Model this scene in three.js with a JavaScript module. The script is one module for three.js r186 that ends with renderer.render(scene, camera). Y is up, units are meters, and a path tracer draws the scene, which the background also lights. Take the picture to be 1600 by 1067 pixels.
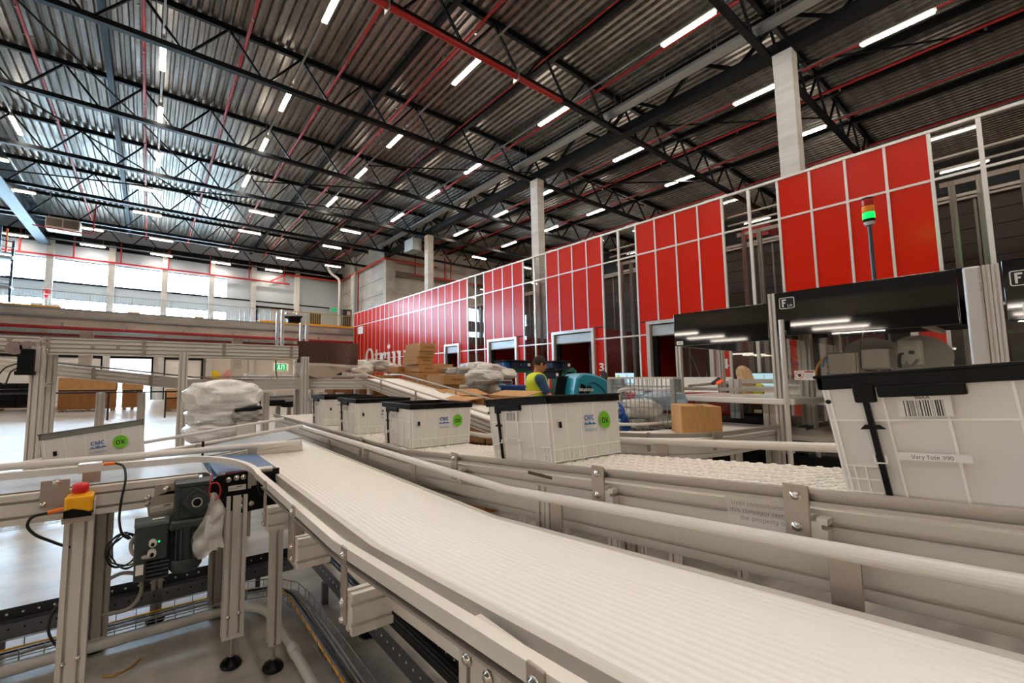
import * as THREE from 'three';
import { mergeGeometries, mergeVertices } from 'three/addons/utils/BufferGeometryUtils.js';
import { RoundedBoxGeometry } from 'three/addons/geometries/RoundedBoxGeometry.js';
import { MarchingCubes } from 'three/addons/objects/MarchingCubes.js';
import { RectAreaLightUniformsLib } from 'three/addons/lights/RectAreaLightUniformsLib.js';
import { FontLoader } from 'three/addons/loaders/FontLoader.js';
import { TextGeometry } from 'three/addons/geometries/TextGeometry.js';

// ---------- camera, sky, exposure ----------
const scene = new THREE.Scene();
const renderer = new THREE.WebGLRenderer({ antialias: true });
renderer.toneMapping = THREE.LinearToneMapping;
renderer.toneMappingExposure = 0.94;
renderer.shadowMap.enabled = true;
RectAreaLightUniformsLib.init();
const camera = new THREE.PerspectiveCamera(2 * Math.atan(540 / 650.45) * 180 / Math.PI, 1902 / 1080, 0.05, 200);
camera.position.set(0, 1.5, 0);
camera.rotation.order = 'YXZ';
camera.rotation.set(0.0802, -0.5693, 0);
camera.setViewOffset(1902, 1080, 301.6, 0.2, 1600, 1067);   // off-centre crop of an ultra wide lens
scene.add(camera);
{ // pale overcast sky, a little bluer high up
  const w = 64, h = 32, d = new Float32Array(w * h * 4);
  for (let j = 0; j < h; j++) for (let i = 0; i < w; i++) {
    const t = Math.abs(j + 0.5 - h / 2) / (h / 2), k = (j * w + i) * 4;
    d[k] = 0.58 - 0.12 * t; d[k + 1] = 0.82 - 0.07 * t; d[k + 2] = 1.05; d[k + 3] = 1;
  }
  const t = new THREE.DataTexture(d, w, h, THREE.RGBAFormat, THREE.FloatType);
  t.mapping = THREE.EquirectangularReflectionMapping; t.magFilter = THREE.LinearFilter; t.needsUpdate = true;
  scene.background = t;
  scene.backgroundIntensity = 80;
}
const LAMP = new THREE.Color(1.0, 0.89, 0.77), LAMP_POWER = 88, TUBE_GLOW = 22;

// ---------- helpers ----------
let seed = 7;
const rnd = () => { seed = (seed * 1664525 + 1013904223) % 4294967296; return seed / 4294967296; };
const rr = (a, b) => a + (b - a) * rnd();
const V = (x, y, z) => new THREE.Vector3(x, y, z);
const used = {};
function numbered(n) { const k = used[n] = (used[n] ?? -1) + 1; return k ? n + '_' + String(k).padStart(3, '0') : n; }
const origin = new WeakMap();
function tf(g, x = 0, y = 0, z = 0, rx = 0, ry = 0, rz = 0) {
  return g.applyMatrix4(new THREE.Matrix4().compose(V(x, y, z), new THREE.Quaternion().setFromEuler(new THREE.Euler(rx, ry, rz)), V(1, 1, 1)));
}
const bx = (w, h, d, x, y, z, rx, ry, rz) => tf(new THREE.BoxGeometry(w, h, d), x, y, z, rx, ry, rz);
const rb = (w, h, d, r, x, y, z, rx, ry, rz) => tf(new RoundedBoxGeometry(w, h, d, 2, r), x, y, z, rx, ry, rz);
const bb = (x0, x1, y0, y1, z0, z1) => bx(Math.abs(x1 - x0), Math.abs(y1 - y0), Math.abs(z1 - z0), (x0 + x1) / 2, (y0 + y1) / 2, (z0 + z1) / 2);
const cy = (r0, r1, h, x, y, z, rx, ry, rz, s = 16) => tf(new THREE.CylinderGeometry(r0, r1, h, s), x, y, z, rx, ry, rz);
function along(g, a, b) { // g is centred with its length on z
  const A = V(...a), B = V(...b), d = B.clone().sub(A).normalize();
  const up = Math.abs(d.y) > 0.95 ? V(0, 0, 1) : V(0, 1, 0), s = V().crossVectors(up, d).normalize(), u = V().crossVectors(d, s);
  return g.applyMatrix4(new THREE.Matrix4().makeBasis(s, u, d).setPosition(A.add(B).multiplyScalar(0.5)));
}
const dist = (a, b) => Math.hypot(a[0] - b[0], a[1] - b[1], a[2] - b[2]);
const bar = (a, b, w, h = w) => along(new THREE.BoxGeometry(w, h, dist(a, b)), a, b);
const rod = (a, b, r, s = 8) => along(new THREE.CylinderGeometry(r, r, dist(a, b), s).rotateX(Math.PI / 2), a, b);
const tube = (pts, r, n = 40, s = 8, closed = false) => new THREE.TubeGeometry(new THREE.CatmullRomCurve3(pts.map(p => V(...p)), closed, 'centripetal'), n, r, s, closed);
const lathe = (pts, x, y, z, rx, ry, rz, s = 24) => tf(new THREE.LatheGeometry(pts.map(p => new THREE.Vector2(...p)), s), x, y, z, rx, ry, rz);
function poly(pts, depth, bevel = 0) { // outline in x,y extruded along z, centred on z
  const g = new THREE.ExtrudeGeometry(new THREE.Shape(pts.map(p => new THREE.Vector2(...p))), { depth, bevelEnabled: bevel > 0, bevelSize: bevel, bevelThickness: bevel, bevelSegments: 1, curveSegments: 8 });
  return g.translate(0, 0, -depth / 2);
}
function slotted(w, h, nw, nh, s = 0.012, d = 0.02) { // outline of a T-slot aluminium section
  const p = [], side = (n, len, f) => { f(-len / 2, 0); for (let i = 0; i < n; i++) { const c = -len / 2 + len * (i + 0.5) / n; f(c - s / 2, 0); f(c - s / 2, d); f(c + s / 2, d); f(c + s / 2, 0); } };
  side(nw, w, (t, q) => p.push([t, -h / 2 + q])); side(nh, h, (t, q) => p.push([w / 2 - q, t]));
  side(nw, w, (t, q) => p.push([-t, h / 2 - q])); side(nh, h, (t, q) => p.push([-w / 2 + q, -t]));
  return p;
}
const prof = (a, b, w, h, nw, nh, s, d) => along(poly(slotted(w, h, nw, nh, s, d), dist(a, b)), a, b);
function sweep(outline, path) { // outline [side, up] carried along a path of points, level frames
  const n = outline.length, m = path.length, P = path.map(p => V(...p)), rows = [];
  for (let i = 0; i < m; i++) {
    const a = P[Math.max(0, i - 1)], b = P[Math.min(m - 1, i + 1)], t = b.clone().sub(a).normalize();
    const s = V(-t.z, 0, t.x).normalize(), u = V().crossVectors(s, t).normalize();
    rows.push(outline.map(([p, q]) => P[i].clone().addScaledVector(s, p).addScaledVector(u, q)));
  }
  const v = [], tri = (a, b, c) => v.push(a.x, a.y, a.z, b.x, b.y, b.z, c.x, c.y, c.z);
  for (let i = 0; i < m - 1; i++) for (let j = 0; j < n; j++) {
    const k = (j + 1) % n, A = rows[i][j], B = rows[i][k], C = rows[i + 1][k], D = rows[i + 1][j];
    tri(A, B, C); tri(A, C, D);
  }
  const f = THREE.ShapeUtils.triangulateShape(outline.map(p => new THREE.Vector2(...p)), []);
  for (const [a, b, c] of f) { tri(rows[0][a], rows[0][c], rows[0][b]); tri(rows[m - 1][a], rows[m - 1][b], rows[m - 1][c]); }
  const g = new THREE.BufferGeometry();
  g.setAttribute('position', new THREE.Float32BufferAttribute(v, 3));
  g.setAttribute('uv', new THREE.Float32BufferAttribute(new Float32Array(v.length / 3 * 2), 2));
  g.computeVertexNormals();
  return g;
}
function join(gs) {
  gs = [].concat(gs).map(g => { const q = g.index ? g.toNonIndexed() : g; for (const k of Object.keys(q.attributes)) if (!['position', 'normal', 'uv'].includes(k)) q.deleteAttribute(k);
    if (!q.attributes.uv) q.setAttribute('uv', new THREE.Float32BufferAttribute(new Float32Array(q.attributes.position.count * 2), 2));
    if (!q.attributes.normal) q.computeVertexNormals(); q.groups = []; return q; });
  return gs.length > 1 ? mergeGeometries(gs) : gs[0];
}
const grouped = (o, label, category, group, kind) => { if (label) o.userData.label = label; if (category) o.userData.category = category; if (group) o.userData.group = group; if (kind) o.userData.kind = kind; return o; };
function thing(name, label, category, at = [0, 0, 0], turn = 0, group, world = false) { // a Group at the base; with world its parts are given in world coordinates
  const o = new THREE.Group(); o.name = numbered(name); o.position.set(...at); o.rotation.y = turn; scene.add(o);
  origin.set(o, world ? at : [0, 0, 0]);
  return grouped(o, label, category, group);
}
const wthing = (name, label, category, at, group) => thing(name, label, category, at, 0, group, true);
function part(parent, name, gs, mat, ud) {
  const m = new THREE.Mesh(join(gs), mat), o = origin.get(parent) ?? [0, 0, 0];
  if (o[0] || o[1] || o[2]) m.geometry.translate(-o[0], -o[1], -o[2]);
  m.name = name; m.castShadow = m.receiveShadow = true; origin.set(m, o); parent.add(m);
  if (ud) Object.assign(m.userData, typeof ud === 'string' ? { label: ud } : ud);
  return m;
}
const parts = (parent, name, gs, mat) => gs.flat().forEach(g => part(parent, name, g, mat));
const nth = ['first', 'second', 'third', 'fourth', 'fifth', 'sixth', 'seventh', 'eighth', 'ninth', 'tenth', 'eleventh', 'twelfth', 'thirteenth', 'fourteenth', 'fifteenth'];
function piece(parent, name, geo, mat, x = 0, y = 0, z = 0, ry = 0) { // a part that shares its geometry
  const m = new THREE.Mesh(geo, mat), o = origin.get(parent) ?? [0, 0, 0];
  m.name = name; m.position.set(x - o[0], y - o[1], z - o[2]); m.rotation.y = ry; m.castShadow = m.receiveShadow = true; parent.add(m); return m;
}
function single(name, gs, mat, label, category, group, kind) { // a thing that is one mesh, in world coordinates
  const g = join(gs); g.computeBoundingBox(); const b = g.boundingBox, c = [(b.min.x + b.max.x) / 2, b.min.y, (b.min.z + b.max.z) / 2];
  g.translate(-c[0], -c[1], -c[2]);
  const m = new THREE.Mesh(g, mat); m.name = numbered(name); m.position.set(...c); m.castShadow = m.receiveShadow = true; scene.add(m);
  return grouped(m, label, category, group, kind);
}
const struct = (name, gs, mat) => single(name, gs, mat, null, null, null, 'structure');
function copy(o, at, turn, label) {
  const c = o.clone(); c.name = numbered(o.name.replace(/_\d\d\d$/, '')); if (at) c.position.set(...at); if (turn !== undefined) c.rotation.y = turn;
  c.userData = { ...o.userData }; if (label) c.userData.label = label; scene.add(c); return c;
}

// ---------- materials ----------
function noise2(w, h, cells, oct = 4) { // tiling value noise 0..1
  const out = new Float32Array(w * h);
  let amp = 1, sum = 0;
  for (let o = 0; o < oct; o++) {
    const cx = cells[0] << o, cy = cells[1] << o, L = Array.from({ length: cx * cy }, rnd);
    for (let j = 0; j < h; j++) for (let i = 0; i < w; i++) {
      const x = i / w * cx, y = j / h * cy, x0 = x | 0, y0 = y | 0, fx = x - x0, fy = y - y0, sx = fx * fx * (3 - 2 * fx), sy = fy * fy * (3 - 2 * fy);
      const q = (a, b) => L[(b % cy) * cx + (a % cx)];
      out[j * w + i] += amp * ((q(x0, y0) * (1 - sx) + q(x0 + 1, y0) * sx) * (1 - sy) + (q(x0, y0 + 1) * (1 - sx) + q(x0 + 1, y0 + 1) * sx) * sy);
    }
    sum += amp; amp *= 0.5;
  }
  return out.map(v => v / sum);
}
function tex(w, h, f, srgb = true) {
  const d = new Uint8Array(w * h * 4);
  for (let j = 0; j < h; j++) for (let i = 0; i < w; i++) { const c = f(i, j), k = (j * w + i) * 4; d[k] = c[0]; d[k + 1] = c[1]; d[k + 2] = c[2]; d[k + 3] = 255; }
  const t = new THREE.DataTexture(d, w, h); t.wrapS = t.wrapT = THREE.RepeatWrapping; t.magFilter = THREE.LinearFilter; t.minFilter = THREE.LinearMipmapLinearFilter; t.generateMipmaps = true;
  if (srgb) t.colorSpace = THREE.SRGBColorSpace; t.needsUpdate = true; return t;
}
const std = (color, roughness = 0.5, metalness = 0, more = {}) => new THREE.MeshStandardMaterial({ color, roughness, metalness, ...more });
const phys = (color, roughness) => new THREE.MeshPhysicalMaterial({ color, roughness, specularIntensity: 0.4 });
const M = {
  alu: std(0xd3cdc4, 0.42, 0.2), aluDark: std(0xa49d94, 0.45, 0.25), steel: std(0xb9b4ae, 0.3, 0.85), plate: std(0xaa9e93, 0.38, 0.5), plateDark: std(0x5b4a45, 0.4, 0.6),
  galv: std(0x9da0a0, 0.4, 0.75), black: phys(0x060606, 0.35), blackMatte: phys(0x0a0a0a, 0.7), rubber: phys(0x080808, 0.6), truss: phys(0x0a0b0d, 0.5), bolt: std(0xcfcac2, 0.25, 0.9),
  red: std(0x9c120a, 0.45), white: std(0xe6e1da, 0.45), whiteGloss: std(0xeeeae4, 0.25), beltWhite: std(0xf0ebe4, 0.42), blueBelt: std(0x4f6f9c, 0.45), greyTube: std(0xd8d2ca, 0.3),
  motor: std(0x343a3a, 0.42, 0.2), yellow: std(0xf0a800, 0.4), orange: std(0xf07818, 0.5), redPlastic: std(0xd01a12, 0.35), cable: std(0x121212, 0.5), cableGrey: std(0x9b948c, 0.5),
  carton: std(0xb98a55, 0.85), cartonDark: std(0x8d5a2c, 0.85), blueCrate: std(0x1b4f9c, 0.45), green: std(0x2b6b58, 0.5), darkBlue: std(0x12233f, 0.45),
};
function label(w, h, draw, bg = '#eeeae4', px = 512) { // printed flat label; w,h in metres
  const c = document.createElement('canvas'); c.width = px; c.height = Math.max(8, Math.round(px * h / w)); const x = c.getContext('2d');
  if (bg) { x.fillStyle = bg; x.fillRect(0, 0, c.width, c.height); } draw(x, c.width, c.height);
  const t = new THREE.CanvasTexture(c); t.colorSpace = THREE.SRGBColorSpace;
  return std(0xffffff, 0.5, 0, { map: t });
}
const text = (x, s, px, py, size, col = '#222', font = 'sans-serif', bold = true, align = 'center') => { x.fillStyle = col; x.font = `${bold ? 'bold ' : ''}${size}px ${font}`; x.textAlign = align; x.textBaseline = 'middle'; x.fillText(s, px, py); };
const cleared = m => { m.transparent = true; return m; };

// ---------- the hall ----------
const uvm = (g, k = 1) => { // uv in metres by the face's main direction
  const q = g.index ? g.toNonIndexed() : g; q.computeVertexNormals(); const p = q.attributes.position, n = q.attributes.normal, u = new Float32Array(p.count * 2);
  for (let i = 0; i < p.count; i++) {
    const ax = Math.abs(n.getX(i)), ay = Math.abs(n.getY(i)), az = Math.abs(n.getZ(i)), x = p.getX(i), y = p.getY(i), z = p.getZ(i);
    const c = ay >= ax && ay >= az ? [x, z] : ax >= az ? [z, y] : [x, y]; u[2 * i] = c[0] * k; u[2 * i + 1] = c[1] * k;
  }
  q.setAttribute('uv', new THREE.BufferAttribute(u, 2)); return q;
};
{
  const a = noise2(1024, 1024, [6, 6], 5), b = noise2(1024, 1024, [3, 60], 4), c = noise2(1024, 1024, [90, 90], 3);
  M.floor = std(0xffffff, 1, 0, {
    map: tex(1024, 1024, (i, j) => { const k = j * 1024 + i; let v = 172 + 60 * (a[k] - 0.5) + 56 * (b[k] - 0.5) + 24 * (c[k] - 0.5); return [v * 1.0, v * 0.965, v * 0.915]; }),
    roughnessMap: tex(1024, 1024, (i, j) => { const k = j * 1024 + i; const v = 255 * (0.22 + 0.34 * (a[k] * 0.6 + b[k] * 0.4)); return [0, v, 0]; }, false),
  });
  const e = noise2(512, 512, [5, 5], 5), f = noise2(512, 512, [2, 24], 3);
  const conc = (base, warm) => tex(512, 512, (i, j) => { const k = j * 512 + i, v = base + 40 * (e[k] - 0.5) + 34 * (f[k] - 0.5); return [v, v * (1 - 0.035 * warm), v * (1 - 0.09 * warm)]; });
  M.concrete = std(0xffffff, 0.85, 0, { map: conc(192, 1.2) }); M.concreteLight = std(0xffffff, 0.8, 0, { map: conc(190, 0.8) });
  for (const m of [M.concrete, M.concreteLight]) m.map.repeat.set(0.3, 0.3);
  M.floor.map.repeat.set(0.16, 0.16); M.floor.roughnessMap.repeat.set(0.16, 0.16);
  const g = noise2(256, 1024, [16, 6], 4), h2 = noise2(256, 1024, [40, 120], 2);
  M.deck = std(0xffffff, 0.33, 0.85, { map: tex(256, 1024, (i, j) => { const k = j * 256 + i, v = 142 + 80 * (g[k] - 0.5) + 30 * (h2[k] - 0.5); return [v, v * 0.97, v * 0.93]; }) });
  M.deck.map.repeat.set(0.5, 0.12);
  M.panel = std(0xb9c1c6, 0.55); M.panelWarm = std(0xcdc4b8, 0.6); M.yard = std(0xb8b4ac, 0.9);
}
M.glass = new THREE.MeshPhysicalMaterial({ color: 0xffffff, roughness: 0.03, transmission: 1, thickness: 0, ior: 1.5 });
const X0 = -14, X1 = 32, ZB = -36, ZF = 12, DECK = 12.0;
struct('floor', uvm(bb(X0 - 0.3, X1 + 0.3, -0.3, 0, ZB - 0.3, ZF + 0.3)), M.floor);
struct('ground_outside', uvm(bb(X0 - 40, X1 + 20, -0.4, -0.05, ZB - 40, ZB - 0.3)), M.yard);
{ // corrugated steel deck, ribs along the hall
  const top = [], bot = [], p = 0.275;
  for (let x = X0; x < X1; x += p) { top.push([x, 0], [x + 0.125, 0], [x + 0.16, 0.1], [x + 0.24, 0.1]); }
  for (const [x, y] of top) bot.push([x, y + 0.02]);
  const g = sweep([...top, ...bot.reverse()], [[0, DECK, ZF], [0, DECK, ZB - 0.2]]);
  struct('ceiling', uvm(g), M.deck);
  struct('unseen_roof_slab', bb(X0 - 0.3, X1 + 0.3, DECK + 0.14, DECK + 0.4, ZB - 0.3, ZF + 0.3), M.panel);  // unseen slab over the deck that keeps the sky out
}
const COLX = [-9.1, -5.81, -2.5, 0.72, 3.88, 6.99, 10.6];
const SILL = 8.0, HEAD = 9.54, LOW0 = 5.75, LOW1 = 6.88, WIN_END = 5.03;
{ // back wall: light cladding with a high window band and a low one above the mezzanine, dock doors below
  const z0 = ZB - 0.25, z1 = ZB, up = [], W = (x0, x1, y0, y1, m = up) => m.push(bb(x0, x1, y0, y1, z0, z1));
  W(X0, 15, HEAD, DECK + 0.1); W(X0, 15, LOW1, SILL);  W(WIN_END, 15, SILL, HEAD);
  W(WIN_END, 15, LOW0, LOW1); W(X0, -13.6, LOW0, LOW1); W(X0, -13.6, SILL, HEAD); W(X0, 15, 4.2, LOW0);
  struct('wall_back', up, M.panel);
  const lo = [], D = [[-8.3, -5.75], [-5.2, -2.75], [-2.4, 0.2], [0.95, 3.45]]; let x = X0;
  for (const [a, b] of D) { W(x, a, 0, 4.2, lo); W(a, b, 2.95, 4.2, lo); x = b; }
  W(x, 15, 0, 4.2, lo); struct('wall_back_lower', lo, M.panelWarm);
  D.forEach(([a, b], i) => {
    const o = new THREE.Group(); o.name = 'door_' + (i + 1); o.position.set((a + b) / 2, 0, ZB - 0.12); o.userData.kind = 'structure'; scene.add(o);
    const w = b - a, open = i === 2 ? 0.75 : 0, mat = i === 2 ? M.doorLit ??= new THREE.MeshPhysicalMaterial({ color: 0xf3e9e6, roughness: 0.9, transmission: 0.35, thickness: 0 }) : M.white;
    for (let k = 0; k < 5; k++) part(o, 'door_panel', rb(w + 0.06, 0.577, 0.05, 0.008, 0, open + 0.295 + k * 0.58, 0.14), mat);
    if (!open) part(o, 'door_seal', bb(-w / 2 - 0.02, w / 2 + 0.02, 0, 3.0, 0.06, 0.11), M.white);
    for (const s of [-1, 1]) part(o, 'door_post', bb(s * w / 2 - 0.06, s * w / 2 + 0.06, 0, 3.1, 0.17, 0.3), M.blackMatte);
    part(o, 'door_lintel', bb(-w / 2, w / 2, 2.95, 3.1, 0.17, 0.3), M.blackMatte);
  });
  const win = (a, b, y0, y1, n) => {
    const o = new THREE.Group(); o.name = 'window_' + n; o.position.set((a + b) / 2, y0, ZB - 0.12); o.userData.kind = 'structure'; scene.add(o);
    const w = b - a, h = y1 - y0, t = 0.035;
    part(o, 'window_frame', [bb(-w / 2, w / 2, 0, 0.06, -0.04, 0.06), bb(-w / 2, w / 2, h - 0.06, h, -0.04, 0.06), bb(-w / 2, -w / 2 + t, 0, h, -0.04, 0.06), bb(w / 2 - t, w / 2, 0, h, -0.04, 0.06)], M.windowFrame ??= std(0x5f7686, 0.5));
    if (w > 1.5) { part(o, 'mullion', bb(-0.02, 0.02, 0.06, h - 0.06, -0.03, 0.05), M.windowFrame); for (const s of [-1, 1]) part(o, 'pane', bb(s * w / 4 - w / 4 + 0.03, s * w / 4 + w / 4 - 0.03, 0.06, h - 0.06, 0, 0.006), M.glass); }
    else part(o, 'pane', bb(-w / 2 + t, w / 2 - t, 0.06, h - 0.06, 0, 0.006), M.glass);
  };
  let n = 1;
  for (const [y0, y1] of [[SILL, HEAD], [LOW0, LOW1]]) for (let i = -1; i < 5; i++) {
    const a = i < 0 ? -13.6 : COLX[i] + 0.17, b = i === 4 ? WIN_END : COLX[i + 1] - 0.17; win(a, b, y0, y1, n++);
  }
  for (let i = 1; i < 7; i++) struct('wall_column_' + i, uvm(bb(COLX[i] - 0.2, COLX[i] + 0.2, 0, 10.9, ZB, ZB + 0.35)), i === 6 ? M.white : M.concreteLight);
  struct('trim_1', [bb(X0, 15, SILL - 0.09, SILL, ZB, ZB + 0.05), bb(6.99, 10.5, 7.45, 7.57, ZB, ZB + 0.12), bb(7.3, 7.42, 5.2, 7.5, ZB, ZB + 0.12)], M.blackMatte);
  struct('trim_2', [bb(X0, 15, 10.55, 11.2, ZB, ZB + 0.25)], M.truss);
}
{ // left wall out of view, dark for the header that mirrors it, right wall, wall behind the camera, and the concrete core behind the red enclosure
  const t = 0.3, a = [];
  a.push(bb(X0 - t, X0, 0, DECK + 0.1, ZB, ZF));
  struct('wall_left', a, std(0x6a6866, 0.7));
  struct('wall_right', bb(X1, X1 + t, 0, DECK + 0.1, ZB, ZF), std(0x4c4a48, 0.7));
  struct('wall_front', bb(X0 - t, X1 + t, 0, DECK + 0.1, ZF, ZF + t), std(0x8a8784, 0.7));
  const core = [bb(14.79, 15.1, 0, DECK + 0.1, ZB - 0.2, -27.4), bb(14.79, X1, 0, DECK + 0.1, -27.7, -27.4)];
  struct('wall_core', uvm(join(core)), M.concrete);
  // cast joints, pilaster and corbel band of the core
  const j = []; for (let y = 5.6; y < 11; y += 1.2) j.push(bb(14.76, 14.79, y, y + 0.025, -35.6, -27.5), bb(14.9, X1, y, y + 0.025, -27.4, -27.38));
  struct('wall_core_joints', j, std(0x8c8072, 0.9));
  struct('wall_core_pilaster', uvm(join([bb(14.7, 15.5, 0, 10.9, -27.5, -27.1), bb(14.5, 14.79, 0, DECK, -33.1, -32.5), bb(22.5, 23.2, 0, 11, -27.4, -27.1)])), M.concrete);
  struct('trim_3', [bb(15.5, 26, 9.35, 9.75, -27.4, -27.15)], std(0x77685c, 0.85));
}
// ---------- mezzanine ----------
{
  const z0 = ZB, z1 = -29.5;
  struct('mezzanine_floor', uvm(bb(X0, 14.8, 4.95, 5.25, z0, z1)), M.concrete);
  struct('mezzanine_beam', uvm(join([bb(X0, 14.8, 4.3, 4.9, z1 - 0.3, z1 - 0.1)])), M.concrete);
  struct('mezzanine_edge', [bb(X0, 14.8, 4.88, 5.38, z1 - 0.1, z1), bb(X0, 14.8, 4.85, 4.9, z1 - 0.1, z1 + 0.05)], std(0x8f9395, 0.4, 0.5));
  for (const [i, x] of [[1, -8.6], [2, -3.1], [3, 5.0], [4, 11.8]]) struct('mezzanine_column_' + i, uvm(bb(x - 0.3, x + 0.3, 0, 4.95, z1 - 1.3, z1 - 0.7)), M.concrete);
  const y = M.yellow, k = wthing('kick_plate', 'yellow edge strip along the rim of the mezzanine floor', 'edge strip', [3, 5.38, z1]);
  for (const [a, b, h] of [[-8, -4.2, 0.07], [-1.2, -0.6, 0.07], [2.3, 2.8, 0.07], [6.2, 14.7, 0.13]]) part(k, 'strip', bb(a, b, 5.38, 5.38 + h, z1 - 0.02, z1 + 0.03), y);
  const r = wthing('railing', 'thin grey picket railing along the mezzanine edge below the windows', 'railing', [0, 5.25, z1 - 0.2]), P = [], Q = [];
  for (let x = -9; x < 7; x += 0.14) P.push(bx(0.014, 1.0, 0.014, x, 5.8, z1 - 0.2));
  part(r, 'pickets', P, M.galv); part(r, 'handrail', [bb(-9, 7, 6.3, 6.34, z1 - 0.22, z1 - 0.18)], M.galv);
  for (let x = -9; x <= 7; x += 2) part(r, 'post', bx(0.04, 1.05, 0.04, x, 5.78, z1 - 0.2), M.galv);
  const r2 = wthing('railing', 'yellow picket railing at the right end of the mezzanine by the doors', 'railing', [10.9, 5.25, z1 - 0.2]);
  for (let x = 7.1; x < 14.7; x += 0.16) Q.push(bx(0.02, 1.05, 0.02, x, 5.8, z1 - 0.2));
  part(r2, 'pickets', Q, M.railYellow = std(0xb98f2a, 0.5)); part(r2, 'handrail', [bb(7, 14.7, 6.32, 6.36, z1 - 0.22, z1 - 0.18)], M.railYellow);
  const d = new THREE.Group(); d.name = 'door_5'; d.position.set(12.35, 5.25, ZB + 0.02); d.userData.kind = 'structure'; scene.add(d);
  part(d, 'door_leaf', bx(1.0, 2.1, 0.06, 0, 1.05, 0), std(0x50442a, 0.6)); part(d, 'handle', bx(0.14, 0.03, 0.06, 0.4, 1.0, 0.05), M.steel);
  const box = wthing('equipment_cabinet', 'dark grey wall cabinet with small screen above the yellow mezzanine railing', 'cabinet', [13.2, 5.25, -31]);
  part(box, 'body', rb(0.75, 1.5, 0.5, 0.03, 13.2, 6.3, -31), std(0x2c2f33, 0.5)); part(box, 'screen', bx(0.3, 0.32, 0.02, 13.3, 6.75, -30.74), std(0xd8b8a0, 0.4)); part(box, 'foot', bx(0.7, 0.35, 0.45, 13.2, 5.42, -31), M.blackMatte);
}
// free-standing concrete columns that carry the main girder
[-3.7, -12.6, -21.4, 5.2].forEach((z, i) => {
  const o = new THREE.Group(); o.name = 'column_' + (i + 1); o.position.set(14.7, 0, z); o.userData.kind = 'structure'; scene.add(o);
  part(o, 'shaft', uvm(rb(0.42, 10.3, 0.42, 0.015, 0, 5.15, 0)), M.concreteLight); part(o, 'head', uvm(bx(0.425, 0.31, 0.425, 0, 10.455, 0)), M.concrete);
});
// ---------- roof steel, pipes and lamps ----------
const TRZ = k => -4.0 - 4.4 * k;
function makeTruss(name, label) { // one lattice girder across the hall, at z = 0
  const t = thing(name, label, 'roof truss', [0, 0, 0], 0, 'lattice roof trusses across the hall');
  part(t, 'bottom_chord', [bb(X0, X1, 10.62, 10.67, -0.075, 0.075), bb(X0, X1, 10.67, 10.78, -0.055, -0.042), bb(X0, X1, 10.67, 10.78, 0.042, 0.055)], M.truss);
  part(t, 'top_chord', [bb(X0, X1, 11.84, 11.98, -0.05, 0.05), bb(X0, X1, 11.94, 11.99, -0.09, 0.09)], M.truss);
  const D = [];
  for (let x = 1.58 - 2.18 * 7; x < X1 - 1; x += 2.18) D.push(bar([x + 0.05, 11.84, 0], [x + 0.99, 10.72, 0], 0.06), bar([x - 0.05, 11.84, 0], [x - 0.99, 10.72, 0], 0.06));
  D.forEach(g => part(t, 'diagonal', g, M.truss));
  return t;
}
const trussNames = ['front-most truss in view, above the nearest concrete column', 'truss carrying a red pipe along its lower chord', 'truss resting on the second concrete column', 'truss between the second and third concrete columns', 'truss resting on the third concrete column', 'truss just beyond the hanging air heater line', 'truss over the front edge of the mezzanine', 'rear-most truss right in front of the window wall'];
const truss0 = makeTruss('roof_truss', 'black lattice ' + trussNames[0]); truss0.position.z = TRZ(0);
for (let k = 1; k < 8; k++) copy(truss0, [0, 0, k === 7 ? -35.3 : TRZ(k)], 0, 'black lattice ' + trussNames[k]);
['farthest', 'second', 'first'].forEach((w, i) => copy(truss0, [0, 0, TRZ(i - 3)], 0, `black lattice roof truss behind the camera, ${w} one`));
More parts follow.
